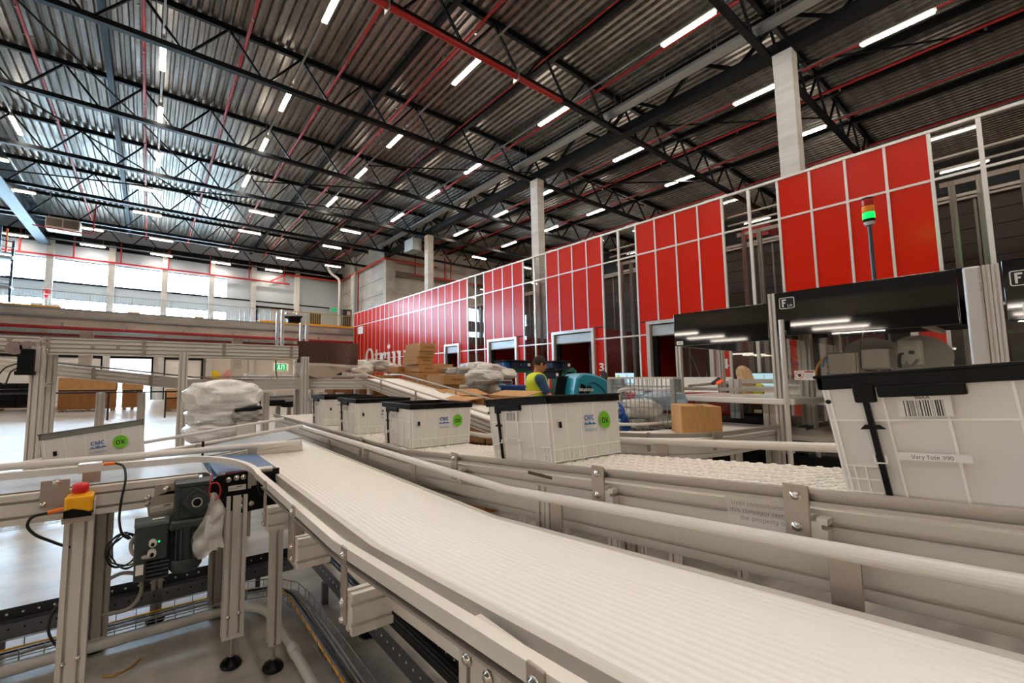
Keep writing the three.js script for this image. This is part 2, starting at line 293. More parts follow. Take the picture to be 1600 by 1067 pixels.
{ // main girder along the column line, side girder, purlins
  const g = wthing('main_girder', 'heavy black lattice girder running over the concrete columns', 'girder', [14.7, 10.6, -12]);
  part(g, 'bottom_chord', bb(14.5, 14.9, 10.62, 10.95, -27.0, ZF - 0.1), M.truss); part(g, 'top_chord', bb(14.55, 14.85, 11.75, 11.97, -27.0, ZF - 0.1), M.truss);
  for (let z = -26.8; z < ZF - 3; z += 2.2) part(g, 'diagonal', [bar([14.7, 10.9, z], [14.7, 11.8, z + 1.1], 0.1), bar([14.7, 11.8, z + 1.1], [14.7, 10.9, z + 2.2], 0.1)], M.truss);
  const s = wthing('side_girder', 'wide steel blue girder running to the window wall at far left', 'girder', [-6.1, 10.3, -18]);
  part(s, 'bottom_flange', bb(-6.4, -5.8, 10.3, 10.36, ZB + 0.4, ZF - 0.1), M.girderBlue = phys(0x1c2a33, 0.55)); part(s, 'web', bb(-6.12, -6.08, 10.36, 11.9, ZB + 0.4, ZF - 0.1), M.girderBlue);
  const p = single('roof_purlin', bb(-1.63, -1.45, 11.72, 11.98, ZB + 0.1, ZF - 0.1), M.girderBlue, 'dark blue steel purlin under the deck left of the nearest lamp row', 'purlin');
  const lines = [[6.7, 'dark purlin beside the second lamp row from the left'], [10.6, 'dark purlin between two lamp rows in the middle of the roof'], [18.9, 'dark purlin right of the concrete columns'], [20.6, 'second dark purlin right of the concrete columns'], [23.6, 'dark purlin near the far right roof edge']];
  for (const [x, l] of lines) single('roof_purlin', bb(x - 0.09, x + 0.09, 11.8, 11.98, x > 14.7 ? -27.2 : ZB + 0.1, ZF - 0.1), M.truss, l, 'purlin');
  // cable tray hung beside the girder
  const c = wthing('cable_tray', 'grey hanging cable tray beside the main girder', 'cable tray', [13.7, 11.0, -12]);
  part(c, 'tray', [bb(13.5, 13.9, 11.0, 11.02, -27, ZF), bb(13.5, 13.52, 11.02, 11.1, -27, ZF), bb(13.88, 13.9, 11.02, 11.1, -27, ZF)], M.galv);
  for (let z = -26; z < 8; z += 1.5) part(c, 'hanger', [rod([13.5, 11.0, z], [13.5, 11.98, z], 0.008, 5), rod([13.9, 11.0, z], [13.9, 11.98, z], 0.008, 5)], M.galv);
}
{ // thin bracing rods in the roof
  const B = [[[-7, 11.6, -8.4], [3.6, 11.5, -26], 'long thin bracing rod at the left crossing three trusses'], [[-6, 11.3, -17], [2.5, 11.3, -26], 'thin bracing rod at left below the deck'], [[-6, 10.8, -25], [9.8, 11.2, -21.4], 'bracing bar rising to a truss node behind the left lamp rows'], [[4, 11.4, -21.4], [10.5, 10.8, -17], 'bracing bar running between trusses at mid roof'], [[8, 11.4, -17], [14.4, 10.9, -12.6], 'dark bracing bar left of the second concrete column'], [[16.5, 11.6, -8.4], [20, 10.8, -4], 'black diagonal brace right of the nearest concrete column'], [[19, 11.6, -12.6], [22, 10.8, -8.4], 'black diagonal brace behind the nearest concrete column'], [[16, 11.6, -12.6], [23, 11.2, -12.2], 'flat dark brace above the red panels'], [[17, 11.6, -4.1], [20.5, 11.7, -0.5], 'dark diagonal brace at the upper right beside the bright lamp']];
  for (const [a, b, l] of B) single('bracing_rod', rod(a, b, 0.035, 6), M.truss, l, 'bracing');
}
{ // red sprinkler pipes along the ribs
  const xs = [[-6.9, 'far left beside the side girder'], [-3.45, 'left of the first lamp row'], [-0.55, 'passing over the first lamp row'], [2.05, 'between the first and second lamp rows'], [4.93, 'right of the second lamp row'], [7.57, 'near the third lamp row'], [12.9, 'close to the fourth lamp row'], [17.7, 'right of the nearest concrete column'], [19.8, 'second right of the nearest column'], [22.3, 'far right above the red panels'], [26.0, 'outermost at the right edge of the roof']];
  for (const [x, l] of xs) {
    const o = wthing('sprinkler_pipe', 'red sprinkler pipe under the deck, ' + l, 'sprinkler pipe', [x, 11.6, -12]);
    part(o, 'pipe', rod([x, 11.62, ZF - 0.1], [x, 11.62, x > 14.5 ? -27.2 : -35.6], 0.05, 10), M.red);
    const h = [], n = []; for (let z = x > 14.5 ? -26 : -34; z < 8; z += 3) { h.push(bx(0.3, 0.02, 0.03, x, 11.69, z)); n.push(cy(0.02, 0.03, 0.1, x, 11.53, z + 1.4, 0, 0, 0, 6)); }
    part(o, 'hangers', h, M.galv, { kind: 'stuff' }); part(o, 'sprinkler_heads', n, M.steel, { kind: 'stuff' });
  }
  const t = wthing('sprinkler_pipe', 'thin red pipe beside the purlin between the third and fourth lamp rows', 'sprinkler pipe', [10.2, 11.6, -12]);
  part(t, 'pipe', rod([10.25, 11.7, ZF], [10.25, 11.7, -35], 0.025, 8), M.red);
  const m = wthing('sprinkler_main', 'thick red pipe hung under the lower chord of the nearest truss at top centre', 'sprinkler pipe', [6, 10.45, TRZ(1)]);
  part(m, 'pipe', rod([-3, 10.5, TRZ(1) + 0.12], [10.9, 10.5, TRZ(1) + 0.12], 0.075, 12), M.red); part(m, 'hangers', [4.5, 8.9, 0.5].map(x => bx(0.03, 0.35, 0.24, x, 10.55, TRZ(1) + 0.1)), M.galv);
}
{ // lamps
  const housing = [bb(-0.045, 0.045, 0.0, 0.07, -0.7, 0.7), poly([[-0.03, 0.07], [0.03, 0.07], [0.015, 0.11], [-0.015, 0.11]], 1.3)];
  M.tube = std(0xfff4e6, 0.5, 0, { emissive: LAMP, emissiveIntensity: TUBE_GLOW });
  const proto = thing('ceiling_light', 'long glowing LED batten lamp', 'ceiling light', [0, 0, 0], 0, 'lit LED battens under the roof');
  part(proto, 'housing', housing, M.white); part(proto, 'diffuser', rb(0.16, 0.05, 1.34, 0.02, 0, -0.02, 0), M.tube);
  for (const s of [-1, 1]) part(proto, 'hanger', rod([0, 0.1, s * 0.55], [0, 0.75, s * 0.55], 0.006, 4), M.galv);
  const L = new THREE.RectAreaLight(LAMP, LAMP_POWER, 0.13, 1.34); L.rotation.x = -Math.PI / 2; L.position.y = -0.055; proto.add(L);
  let first = true;
  const put = (x, y, z, turn, label) => { if (first) { proto.position.set(x, y, z); proto.rotation.y = turn; proto.userData.label = label; first = false; } else copy(proto, [x, y, z], turn, label); };
  const cols = [[-4.65, 'far left lamp row'], [-0.05, 'first lamp row'], [3.58, 'second lamp row'], [7.97, 'third lamp row'], [12.08, 'row left of the columns'], [16.9, 'row right of the columns'], [21.3, 'second row right of the columns'], [25.2, 'far right lamp row']];
  const rows = [[-1.9, 'nearest to the camera'], [-5.0, 'by the nearest truss'], [-9.5, 'past the red pipe truss'], [-13.9, 'past the second column truss'], [-17.35, 'in mid hall'], [-20.9, 'last before the crosswise lamps'], [2.2, 'unseen, just behind the camera'], [6.2, 'unseen, further behind the camera'], [10, 'unseen, farthest behind the camera']];  // rows behind the camera are out of view and light the foreground
  for (const [x, cl] of cols) for (const [z, rl] of rows) if (!(x > 20 && z === -1.9)) put(x, 11.1, z, 0, `LED batten in the ${cl}, ${rl}`);
  const bars = [[-24.2, 10.95, [[-6.2, 'leftmost'], [-0.5, 'second from left'], [5.05, 'third from left'], [10.55, 'near the main girder'], [21.4, 'behind the columns']], 'crosswise in front of the mezzanine'], [-27.85, 10.95, [[-5.95, 'leftmost'], [-0.45, 'second from left'], [5.1, 'third from left'], [10.7, 'rightmost']], 'crosswise over the mezzanine edge'], [-32.5, 10.9, [[-3.5, 'behind the air heater'], [0.35, 'second from left'], [4.55, 'third from left'], [8.65, 'fourth from left'], [12.6, 'rightmost']], 'crosswise over the mezzanine'], [-35.0, 10.5, [[-7.5, 'leftmost'], [-3.55, 'second from left'], [0.42, 'third from left'], [4.4, 'fourth from left'], [8.4, 'rightmost']], 'crosswise by the window wall']];
  for (const [z, y, xs, l] of bars) for (const [x, w] of xs) put(x, y, z, Math.PI / 2, `LED batten ${l}, ${w}`);
  // unseen battens: under mezzanine for its wall, under side deck for glazing reflections
  [-7, -3, 1, 5, 9, 12.5].forEach((x, i) => put(x, 4.05, -33, Math.PI / 2, `unseen LED batten lighting the wall under the mezzanine, ${nth[i]} from left`));
  [[-8.2, 'outer'], [-10.4, 'middle'], [-12.6, 'inner']].forEach(([x, l]) => [-16, -12, -8, -4, 0, 4, 8].forEach((z, i) => put(x, 3.25, z, 0, `unseen LED batten under the low side deck, ${l} row, ${nth[i]} from the back`)));
  struct('unseen_side_deck', bb(X0, -7.2, 4.0, 4.25, -22, ZF), M.concrete); struct('unseen_side_deck_edge', bb(-7.25, -7.2, 3.8, 4.3, -22, ZF), M.galv);  // deck out of view left of the camera, carries the mirrored battens
  for (const [x, cl] of cols) single('light_trunking', bb(x - 0.03, x + 0.03, 11.2, 11.24, -23, ZF), M.galv, `thin grey trunking along the ${cl}`, 'trunking');
  for (const [z, y, xs, l] of bars.slice(2)) single('light_trunking', bb(-9, 13.5, y + 0.1, y + 0.14, z - 0.03, z + 0.03), M.galv, `thin grey trunking of the lamps ${l}`, 'trunking');
}
{ // air heaters
  const h = wthing('air_heater', 'beige box air heater with louvres hanging below the roof at far left', 'air heater', [-4.4, 9.8, -29.8]);
  part(h, 'body', rb(1.5, 0.62, 0.9, 0.03, -4.38, 10.1, -30), std(0xc9c0b4, 0.5));
  for (const sx of [-1, 1]) { const p = part(h, 'grille', bx(0.66, 0.44, 0.02, -4.38 + sx * 0.36, 10.12, -29.54), M.blackMatte); for (let k = 0; k < 7; k++) part(p, 'louvre', bx(0.66, 0.025, 0.05, -4.38 + sx * 0.36, 9.94 + k * 0.06, -29.52, 0.5, 0, 0), std(0x9a9084, 0.5)); }
  for (const [x, z] of [[-5, -29.7], [-3.75, -29.7]]) part(h, 'hanger', rod([x, 10.4, z], [x, 12.0, z], 0.02, 6), M.galv);
  part(h, 'gas_pipe', tube([[-5.6, 9.75, -29.4], [-4, 9.7, -29.4], [-3.2, 9.7, -29.4], [-3.05, 9.75, -29.4], [-3.0, 10.6, -29.4], [-2.95, 11.5, -29.4]], 0.035, 40, 8), M.red);
  const k = wthing('air_heater', 'grey box air heater beside the third concrete column', 'air heater', [14, 9.7, -21.6]);
  part(k, 'body', rb(0.7, 0.8, 1.0, 0.03, 14.0, 10.05, -22.2), M.galv); part(k, 'bracket', [rod([13.8, 10.4, -22], [13.8, 12.0, -22], 0.02, 6), rod([14.2, 10.4, -22.4], [14.2, 12.0, -22.4], 0.02, 6)], M.galv);
}
{ // red wall pipes
  const z = ZB + 0.4;
  const a = wthing('wall_pipe', 'red sprinkler main along the window wall above the windows', 'sprinkler pipe', [0, 9.6, z]);
  part(a, 'pipe', rod([-9, 9.63, z], [9.9, 9.63, z], 0.07, 10), M.red);
  for (const x of [-7.3, -4.6, -2.0, 0.9, 3.7, 6.6, 9.4]) part(a, 'dropper', rod([x, 9.63, z], [x, 11.2, z], 0.05, 8), M.red);
  part(a, 'branch', rod([8.3, 9.7, z], [9.7, 10.5, z], 0.07, 8), M.red);
  const b = wthing('wall_pipe', 'red pipe along the concrete core wall below the roof', 'sprinkler pipe', [14.5, 10.3, -30]);
  part(b, 'pipe', [rod([9.7, 10.45, z], [14.5, 10.45, z], 0.08, 10), rod([14.55, 10.5, z], [14.55, 10.55, -27], 0.09, 10)], M.orangeRed = std(0xc23a18, 0.4));
  const c = wthing('wall_pipe', 'red pipe along the beige concrete wall behind the third column', 'sprinkler pipe', [20, 10, -27]);
  part(c, 'pipe', [rod([14.6, 10.5, -27], [19.3, 10.5, -27], 0.08, 10), rod([20, 9.6, -26.95], [27, 9.6, -26.95], 0.09, 10), rod([17, 9.6, -26.95], [20, 9.6, -26.95], 0.05, 8)], M.orangeRed);
  for (const x of [17.2, 20.1, 20.7, 24, 27]) part(c, 'dropper', rod([x, 9.6, -26.95], [x, 11.4, -26.95], 0.06, 8), M.orangeRed);
  const d = wthing('fascia_pipe', 'dark red pipe below the concrete beam of the mezzanine', 'sprinkler pipe', [3, 4.2, -29.4]);
  part(d, 'pipe', rod([-9, 4.28, -29.35], [13.5, 4.28, -29.35], 0.09, 10), M.red);
  for (let x = -7; x < 13; x += 2.9) part(d, 'bracket', bx(0.1, 0.3, 0.12, x, 4.42, -29.4), M.galv);
  const e = wthing('under_deck_duct', 'silver duct below the mezzanine behind the red pipe', 'duct', [2, 3.9, -31]);
  part(e, 'duct', rod([-9, 3.95, -31.5], [13.5, 3.95, -31.5], 0.18, 14), M.galv); part(e, 'pipe', rod([-9, 4.05, -31.15], [13.5, 4.05, -31.15], 0.06, 8), M.red);
  const f = wthing('drain_pipe', 'white vertical drain pipe in the back corner', 'pipe', [13.7, 5.3, -34]);
  part(f, 'pipe', tube([[12.7, 11.2, -34], [13.0, 10.7, -34], [13.75, 10.2, -34], [13.8, 9.6, -34], [13.8, 7.5, -34], [13.8, 5.3, -34]], 0.11, 30, 10), M.white);
  const g = wthing('drain_pipe', 'dark vertical pipes on the corner of the concrete core', 'pipe', [14.3, 5.3, -33]);
  part(g, 'pipe', [rod([14.5, 5.3, -32.2], [14.5, 10.9, -32.2], 0.09, 8), rod([14.45, 5.3, -31.8], [14.45, 10.5, -31.8], 0.05, 8)], M.galv); part(g, 'red_pipe', rod([14.45, 5.3, -31.5], [14.45, 10.4, -31.5], 0.06, 8), M.red);
}
// ---------- red panelled enclosure on the right ----------
M.redPanel = new THREE.MeshPhysicalMaterial({ color: 0xc41c00, roughness: 0.5, clearcoat: 0.3, clearcoatRoughness: 0.22, specularIntensity: 0.15 });
M.frameAlu = std(0xd9d3cc, 0.35, 0.3);
M.pane = new THREE.MeshPhysicalMaterial({ color: 0xf4f4f2, roughness: 0.02, transmission: 1, thickness: 0, ior: 1.5 });
const WX = 13, RL = 2.87, RM = 5.45, RT = 6.44;
{
  const e = wthing('panelled_enclosure', 'long red panelled enclosure with white rails, glazed strips and dock openings along the right side', 'enclosure', [WX, 0, -12]);
  const red = (z0, z1, y0, y1) => part(e, 'red_panel', bb(WX + 0.0, WX + 0.03, y0 + 0.022, y1 - 0.022, z0 + 0.02, z1 - 0.02), M.redPanel);
  const pane = (z0, z1, y0, y1) => part(e, 'pane', bb(WX + 0.01, WX + 0.016, y0 + 0.02, y1 - 0.02, z0 + 0.02, z1 - 0.02), M.pane);
  const post = (z, y0 = 0, y1 = RT, w = 0.05) => part(e, 'post', bb(WX - 0.02, WX + 0.05, y0, y1, z - w / 2, z + w / 2), M.frameAlu);
  const rail = (z0, z1, y) => part(e, 'rail', bb(WX - 0.018, WX + 0.045, y - 0.024, y + 0.024, z0, z1), M.frameAlu);
  const doors = [];
  for (let k = -2; k < 4; k++) {
    const zn = -1.19 - 3.6 * k, zf = zn - 2.4, d0 = zn - 0.36, d1 = zf + 0.25;
    for (let i = 0; i < 4; i++) {
      const a = zf + 0.6 * i, b = a + 0.6; red(a, b, RM, RT); red(a, b, RL + 0.4, RM);
      if (i) post(a, RL + 0.42, RT, 0.042);
    }
    red(zf, d1, 0, RL + 0.4); red(d0, zn, 0, RL + 0.4);
    post(zf); post(zn); rail(zf, zn, RM); rail(zf, d1, RL); rail(d0, zn, RL);
    doors.push([d0, d1, k]);
    const g0 = zn, g1 = zn + 1.2; // glazed strip on the near side of the block
    for (const [a, b] of [[g0, g0 + 0.6], [g0 + 0.6, g1]]) { pane(a, b, 0, RL); pane(a, b, RL, RM); pane(a, b, RM, RT); }
    post(g0 + 0.6, 0, RT, 0.06); rail(g0, g1, RL); rail(g0, g1, RM);
    for (const y of [5.78, 6.02]) part(e, 'inner_rail', bb(WX + 0.6, WX + 0.65, y, y + 0.04, g0 - 0.1, g1 + 0.1), M.frameAlu);
    for (const z of [g0 + 0.15, g0 + 0.5, g1 - 0.2]) part(e, 'inner_post', prof([WX + 0.9, 0, z], [WX + 0.9, 5.6, z], 0.09, 0.09, 1, 1), M.steel);
    part(e, 'inner_beam', bb(WX + 0.86, WX + 0.94, 5.5, 5.6, g0, g1), M.alu);
  }
  const z1 = -15.59, n = 22;
  for (let i = 0; i < n; i++) {
    const b = z1 - 0.61 * i, a = b - 0.61, inDoor = i === 1 || i === 2;
    red(a, b, RM, RT); red(a, b, inDoor ? RL + 0.4 : RL, RM); if (!inDoor) red(a, b, 0, RL);
    if (i) post(a + 0.61, i === 2 ? RL + 0.42 : 0, RT, 0.036);
  }
  post(z1); post(z1 - 0.61 * n);
  for (const [a, b] of [[-15.59, -14.99], [-14.99, -14.39]]) { pane(a, b, 0, RL); pane(a, b, RL, RM); pane(a, b, RM, RT); }
  post(-14.99, 0, RT, 0.06); rail(-15.59, -14.39, RL); rail(-15.59, -14.39, RM); rail(z1 - 0.61 * n, z1, RM); rail(z1 - 0.61 * n, z1 - 1.9, RL); rail(z1 - 0.6, z1, RL);
  doors.push([z1 - 0.61, z1 - 0.61 * 3, 4]);
  part(e, 'top_rail', bb(WX - 0.03, WX + 0.06, RT - 0.02, RT + 0.04, z1 - 0.61 * n, 7.2), M.frameAlu);
  part(e, 'plinth', bb(WX - 0.01, WX + 0.06, 0, 0.08, z1 - 0.61 * n, 7.2), M.aluDark);
  // dock openings: pale frame, roller box, dark recess with red sides and cross braces
  for (const [d0, d1, k] of doors) {
    const dr = wthing('dock_door', ['open dock door behind the pick machines, hidden in part', 'open dock door left of the black machine header', 'open dock door to the right of the standing worker', 'open dock door left of the standing worker', 'smallest open dock door, farthest along the red wall'][k] ?? 'open dock door beside the camera', 'dock door', [WX, 0, (d0 + d1) / 2]);
    const x0 = WX - 0.1, x1 = WX + 0.06, t = 0.1, Y = RL + 0.4;
    part(dr, 'frame', [bb(x0, x1, 0, Y, d0 - t, d0), bb(x0, x1, 0, Y, d1, d1 + t), bb(x0, x1, Y - 0.1, Y, d1 + t, d0 - t)], M.steelFrame ??= std(0xd8d2cb, 0.3, 0.55));
    part(dr, 'roller_box', rb(0.3, 0.34, d0 - d1 - 0.24, 0.03, WX + 0.16, Y - 0.29, (d0 + d1) / 2), M.rollerBox ??= std(0xb9c2c6, 0.4, 0.3));
    for (const s of [d0 - 0.17, d1 + 0.17]) part(dr, 'guide', bb(WX + 0.06, WX + 0.2, 0, Y - 0.46, s - 0.07, s + 0.07), M.blackMatte);
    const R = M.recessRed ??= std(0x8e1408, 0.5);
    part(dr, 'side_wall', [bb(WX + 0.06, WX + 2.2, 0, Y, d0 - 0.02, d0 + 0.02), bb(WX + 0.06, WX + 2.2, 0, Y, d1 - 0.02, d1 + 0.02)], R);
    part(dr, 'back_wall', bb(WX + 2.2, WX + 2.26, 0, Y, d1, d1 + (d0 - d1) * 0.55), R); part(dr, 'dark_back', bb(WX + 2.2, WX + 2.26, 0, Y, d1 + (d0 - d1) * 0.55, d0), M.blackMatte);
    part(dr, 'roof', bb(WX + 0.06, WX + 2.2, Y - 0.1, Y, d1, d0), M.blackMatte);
    const c = (d0 + d1) / 2 - 0.1, w = 0.35;
    part(dr, 'brace', [rod([WX + 1.6, 0.2, c - w], [WX + 1.6, 2.4, c + w], 0.015, 6), rod([WX + 1.6, 2.4, c - w], [WX + 1.6, 0.2, c + w], 0.015, 6), rod([WX + 1.6, 0, c - w], [WX + 1.6, 2.8, c - w], 0.02, 6), rod([WX + 1.6, 0, c + w], [WX + 1.6, 2.8, c + w], 0.02, 6)], M.steel);
    part(dr, 'crossbar', bb(WX + 1.5, WX + 1.58, 1.2, 1.3, d1 + 0.1, d0 - 0.1), M.blackMatte);
  }
  // storage grid seen through the glazing, with two red carts on top
  const g = wthing('storage_grid', 'tall dark storage grid of stacked grey bins behind the glazed strips', 'storage rack', [19, 0, -11]);
  const gx = 15.4, zA = -26.8, zB = 6.6; M.bin = std(0x4a4542, 0.6); M.binDark = std(0x262321, 0.7);
  part(g, 'core', bb(gx + 0.1, 24, 0, 5.5, zA, zB), M.binDark);
  const rows = []; for (let y = 0.05; y < 5.4; y += 0.345) rows.push(bb(gx + 0.03, gx + 0.1, y, y + 0.33, zA, zB)); rows.forEach(r => part(g, 'bin_row', r, M.bin));
  for (let z = zA; z < zB; z += 0.72) part(g, 'grid_post', bb(gx, gx + 0.045, 0, 5.6, z, z + 0.04), M.aluDark);
  part(g, 'top_track', [bb(gx - 0.05, gx + 0.1, 5.55, 5.7, zA, zB), bb(gx - 0.05, 24, 5.6, 5.63, zA, zB)], M.alu);
  for (const [z, l] of [[-3.95, 'small red cart on top of the grid seen behind the nearest column'], [-4.9, 'small red cart on the grid seen through the second glazed strip']]) {
    const c = wthing('grid_cart', l, 'cart', [15.9, 5.7, z]);
    part(c, 'body', rb(0.7, 0.42, 0.7, 0.05, 15.9, 6.0, z), M.red); part(c, 'base', rb(0.72, 0.12, 0.72, 0.02, 15.9, 5.79, z), M.blackMatte);
    part(c, 'wheel', [-1, 1].flatMap(a => [-1, 1].map(b => cy(0.06, 0.06, 0.04, 15.9 + a * 0.3, 5.76, z + b * 0.37, Math.PI / 2, 0, 0, 12))), M.rubber);
  }
}
const serif = await new FontLoader().loadAsync('fonts/droid/droid_serif_bold.typeface.json');
const sans = await new FontLoader().loadAsync('fonts/droid/droid_sans_bold.typeface.json');
function letters(font, text, size, x, y, z, width) { // white raised letters on the enclosure, reading along +z
  const g = new TextGeometry(text, { font, size, depth: 0.03, curveSegments: 6, bevelEnabled: false }); g.computeBoundingBox();
  const b = g.boundingBox, k = width ? width / (b.max.x - b.min.x) : 1; g.translate(-b.min.x, 0, 0).scale(k, 1, 1);
  return tf(g, x, y, z, 0, -Math.PI / 2, 0);
}
{
  const o = wthing('wall_lettering', 'large white lettering low on the far end of the red enclosure', 'lettering', [WX - 0.05, 2.1, -24]);
  const L = [['O', -26.8, 1.25], ['t', -25.4, 0.62], ['r', -24.7, 0.95], ['i', -23.7, 0.6], ['u', -23.0, 1.25], ['m', -21.6, 1.8]];
  for (const [c, z, w] of L) part(o, 'letter', letters(serif, c, c === 'O' ? 1.5 : 1.5, WX - 0.05, 2.12, z, w), M.white);
  for (const [t, z, l] of [['3', -8.62, 'white number 3 on the red strip right of the third dock door'], ['4', -5.02, 'white number 4 on the red strip beside the dock door left of the machines'], ['5', -1.42, 'white number 5 on the red strip seen through the nearest machine']]) single('bay_number', letters(sans, t, 0.26, WX - 0.008, 1.78, z), M.white, l, 'number');
  single('wall_sign', rb(0.02, 0.55, 0.85, 0.005, WX - 0.04, 5.06, -27.75), M.white, 'small white sign near the far end of the red enclosure', 'sign');
}
// ---------- conveyors ----------
const yA = z => 0.955 + Math.max(0, z + 1.25) * 0.088, yC = z => 1.057 + Math.max(0, z + 2.18) * 0.09;
const zs = (a, b, k, n = 24) => { const o = []; for (let i = 0; i <= n; i++) o.push(a + (b - a) * i / n); if (k > a && k < b) o.push(k - 0.06, k, k + 0.06); return o.sort((p, q) => q - p); };
const pathA = (x, dy, a, b) => zs(a, b, -1.25).map(z => [x, yA(z) + dy, z]), pathC = (x, dy, a, b) => zs(a, b, -2.18).map(z => [x, yC(z) + dy, z]);
const uSection = (w, h, t = 0.006) => [[-w / 2, -h / 2], [-w / 2, h / 2], [w / 2, h / 2], [w / 2, -h / 2], [w / 2 - t, -h / 2], [w / 2 - t, h / 2 - t], [-w / 2 + t, h / 2 - t], [-w / 2 + t, -h / 2]];
const cSection = (w, h, t = 0.008) => [[w / 2, -h / 2], [-w / 2, -h / 2], [-w / 2, -h / 2 + t], [w / 2 - t, -h / 2 + t], [w / 2 - t, h / 2 - t], [-w / 2, h / 2 - t], [-w / 2, h / 2], [w / 2, h / 2]];
const circle = (r, n = 12) => Array.from({ length: n }, (_, i) => [r * Math.cos(i / n * 6.2832), r * Math.sin(i / n * 6.2832)]);
const boltX = (x, y, z, r = 0.008, s = -1) => lathe([[0, 0], [r * 1.6, 0], [r * 1.6, 0.002], [r, 0.002], [r * 0.9, 0.008], [0, 0.009]], x, y, z, 0, 0, -s * Math.PI / 2, 10);
const boltZ = (x, y, z, r = 0.008) => lathe([[0, 0], [r * 1.6, 0], [r * 1.6, 0.002], [r, 0.002], [r * 0.9, 0.008], [0, 0.009]], x, y, z, Math.PI / 2, 0, 0, 10);
function foot(o, x, z, top) { // adjustable foot
  const f = part(o, 'foot', lathe([[0, 0.004], [0.052, 0.004], [0.054, 0.012], [0.046, 0.024], [0.02, 0.036], [0.014, 0.046], [0, 0.046]], x, 0, z), M.black);
  part(f, 'spindle', rod([x, 0.03, z], [x, top + 0.01, z], 0.009), M.steel); part(f, 'nut', cy(0.016, 0.016, 0.012, x, 0.055, z, 0, 0, 0, 6), M.steel);
}
{ // wide white belt conveyor, flat first and then rising towards the camera's right
  const c = wthing('belt_conveyor', 'wide white ribbed belt conveyor that fills the foreground and climbs to the right', 'conveyor', [0.9, 0, -1]);
  const a = -3.9, b = 0.9, o = [], n = 21, w = 0.501, pw = w / n;
  for (let i = 0; i < n; i++) { const x = -w / 2 + i * pw; o.push([x, 0], [x + pw * 0.2, 0.0038], [x + pw * 0.74, 0.0038], [x + pw * 0.94, 0]); }
  o.push([w / 2, 0], [w / 2, -0.03], [-w / 2, -0.03]);
  part(c, 'belt', sweep(o.map(([x, y]) => [x, y]), pathA(0.9145, 0, a, b)), M.beltWhite, 'white ribbed belt');
  for (const [x, s] of [[0.642, 1], [1.171, -1]]) part(c, 'side_frame', sweep(slotted(0.022, 0.15, 0, 2, 0.012, 0.006).map(([p, q]) => [p * s, q]), pathA(x, -0.068, a, b)), M.alu);
  part(c, 'wear_strip', [sweep([[-0.009, -0.03], [0.009, -0.03], [0.009, -0.014], [-0.009, -0.014]], pathA(0.655, 0, a, b))], M.aluDark);
  // near guard rail: curved corner from the side conveyor, then along the belt
  const gz = -2.45, corner = []; for (let i = 0; i <= 14; i++) { const t = i / 14, e = t * Math.PI / 2; corner.push([0.2 + 0.314 * Math.sin(e), 1.062 - 0.071 * Math.pow(t, 1.5), -2.62 + 0.28 * (1 - Math.cos(e))]); }
  const guard = [[-2.4, 1.062, -2.62], [-0.5, 1.062, -2.62], ...corner, ...pathA(0.514, 0.036, -2.2, b).reverse()];
  part(c, 'guard_rail', sweep(uSection(0.03, 0.032, 0.004), guard), M.aluGuard = std(0xe3ded6, 0.35, 0.35), 'bent aluminium guard rail with a flat top');
  part(c, 'guard_foot', sweep([[-0.012, -0.03], [0.012, -0.03], [0.012, -0.024], [-0.012, -0.024]], pathA(0.505, 0.036, -2.2, b).reverse()), M.steel);
  for (const z of [-2.12, -1.66, -1.16, -0.45, 0.3]) {
    const y = yA(z), br = part(c, 'guard_bracket', rb(0.008, 0.21, 0.035, 0.003, 0.498, y - 0.05, z), M.plate);
    parts(br, 'bolt', [boltX(0.494, y + 0.03, z), boltX(0.494, y - 0.1, z), boltX(0.494, y - 0.145, z)], M.bolt);
    const st = part(c, 'bracket_arm', along(poly(slotted(0.045, 0.11, 1, 2, 0.012, 0.01), 0.13), [0.502, y - 0.115, z + 0.03], [0.632, y - 0.115, z + 0.03]), M.alu);
  }
  for (const z of [-1.63, -0.62, 0.3]) part(c, 'cross_tie', along(poly(slotted(0.045, 0.045, 1, 1), 0.52), [0.64, yA(z) - 0.1, z], [1.17, yA(z) - 0.1, z]), M.alu);
  for (const [z, x] of [[-2.33, 0.61], [-2.33, 1.16], [-0.78, 1.16], [0.7, 0.61], [0.7, 1.16]]) {
    const y = yA(z) - 0.14; part(c, 'leg', prof([x, 0.13, z], [x, y, z], 0.06, 0.06, 1, 1), M.alu); part(c, 'leg_cap', bx(0.062, 0.012, 0.062, x, 0.124, z), M.aluDark); foot(c, x, z, 0.13);
  }
  // head plate seen under the near rail, with bolts
  part(c, 'leg', prof([0.585, 0.13, -0.645], [0.585, yA(-0.645) - 0.01, -0.645], 0.06, 0.12, 1, 2), M.alu); part(c, 'leg_cap', bx(0.06, 0.006, 0.12, 0.585, yA(-0.645) - 0.007, -0.645), M.alu); foot(c, 0.585, -0.645, 0.13); part(c, 'joint_plate', rb(0.05, 0.24, 0.09, 0.004, 0.6, 0.79, -1.95), M.plate, 'bent sheet cover under the rail');
  parts(c, 'leg_bolt', [0.95, 0.89, 0.83, 0.77].flatMap(y => [boltX(0.552, y, -0.675), boltX(0.552, y, -0.615)]), M.bolt);
  // far guard: white round tube on flat posts
  part(c, 'guard_tube', sweep(circle(0.018, 16), pathA(1.235, 0.1, -3.9, b)), M.greyTube, 'white round guard tube on the far side');
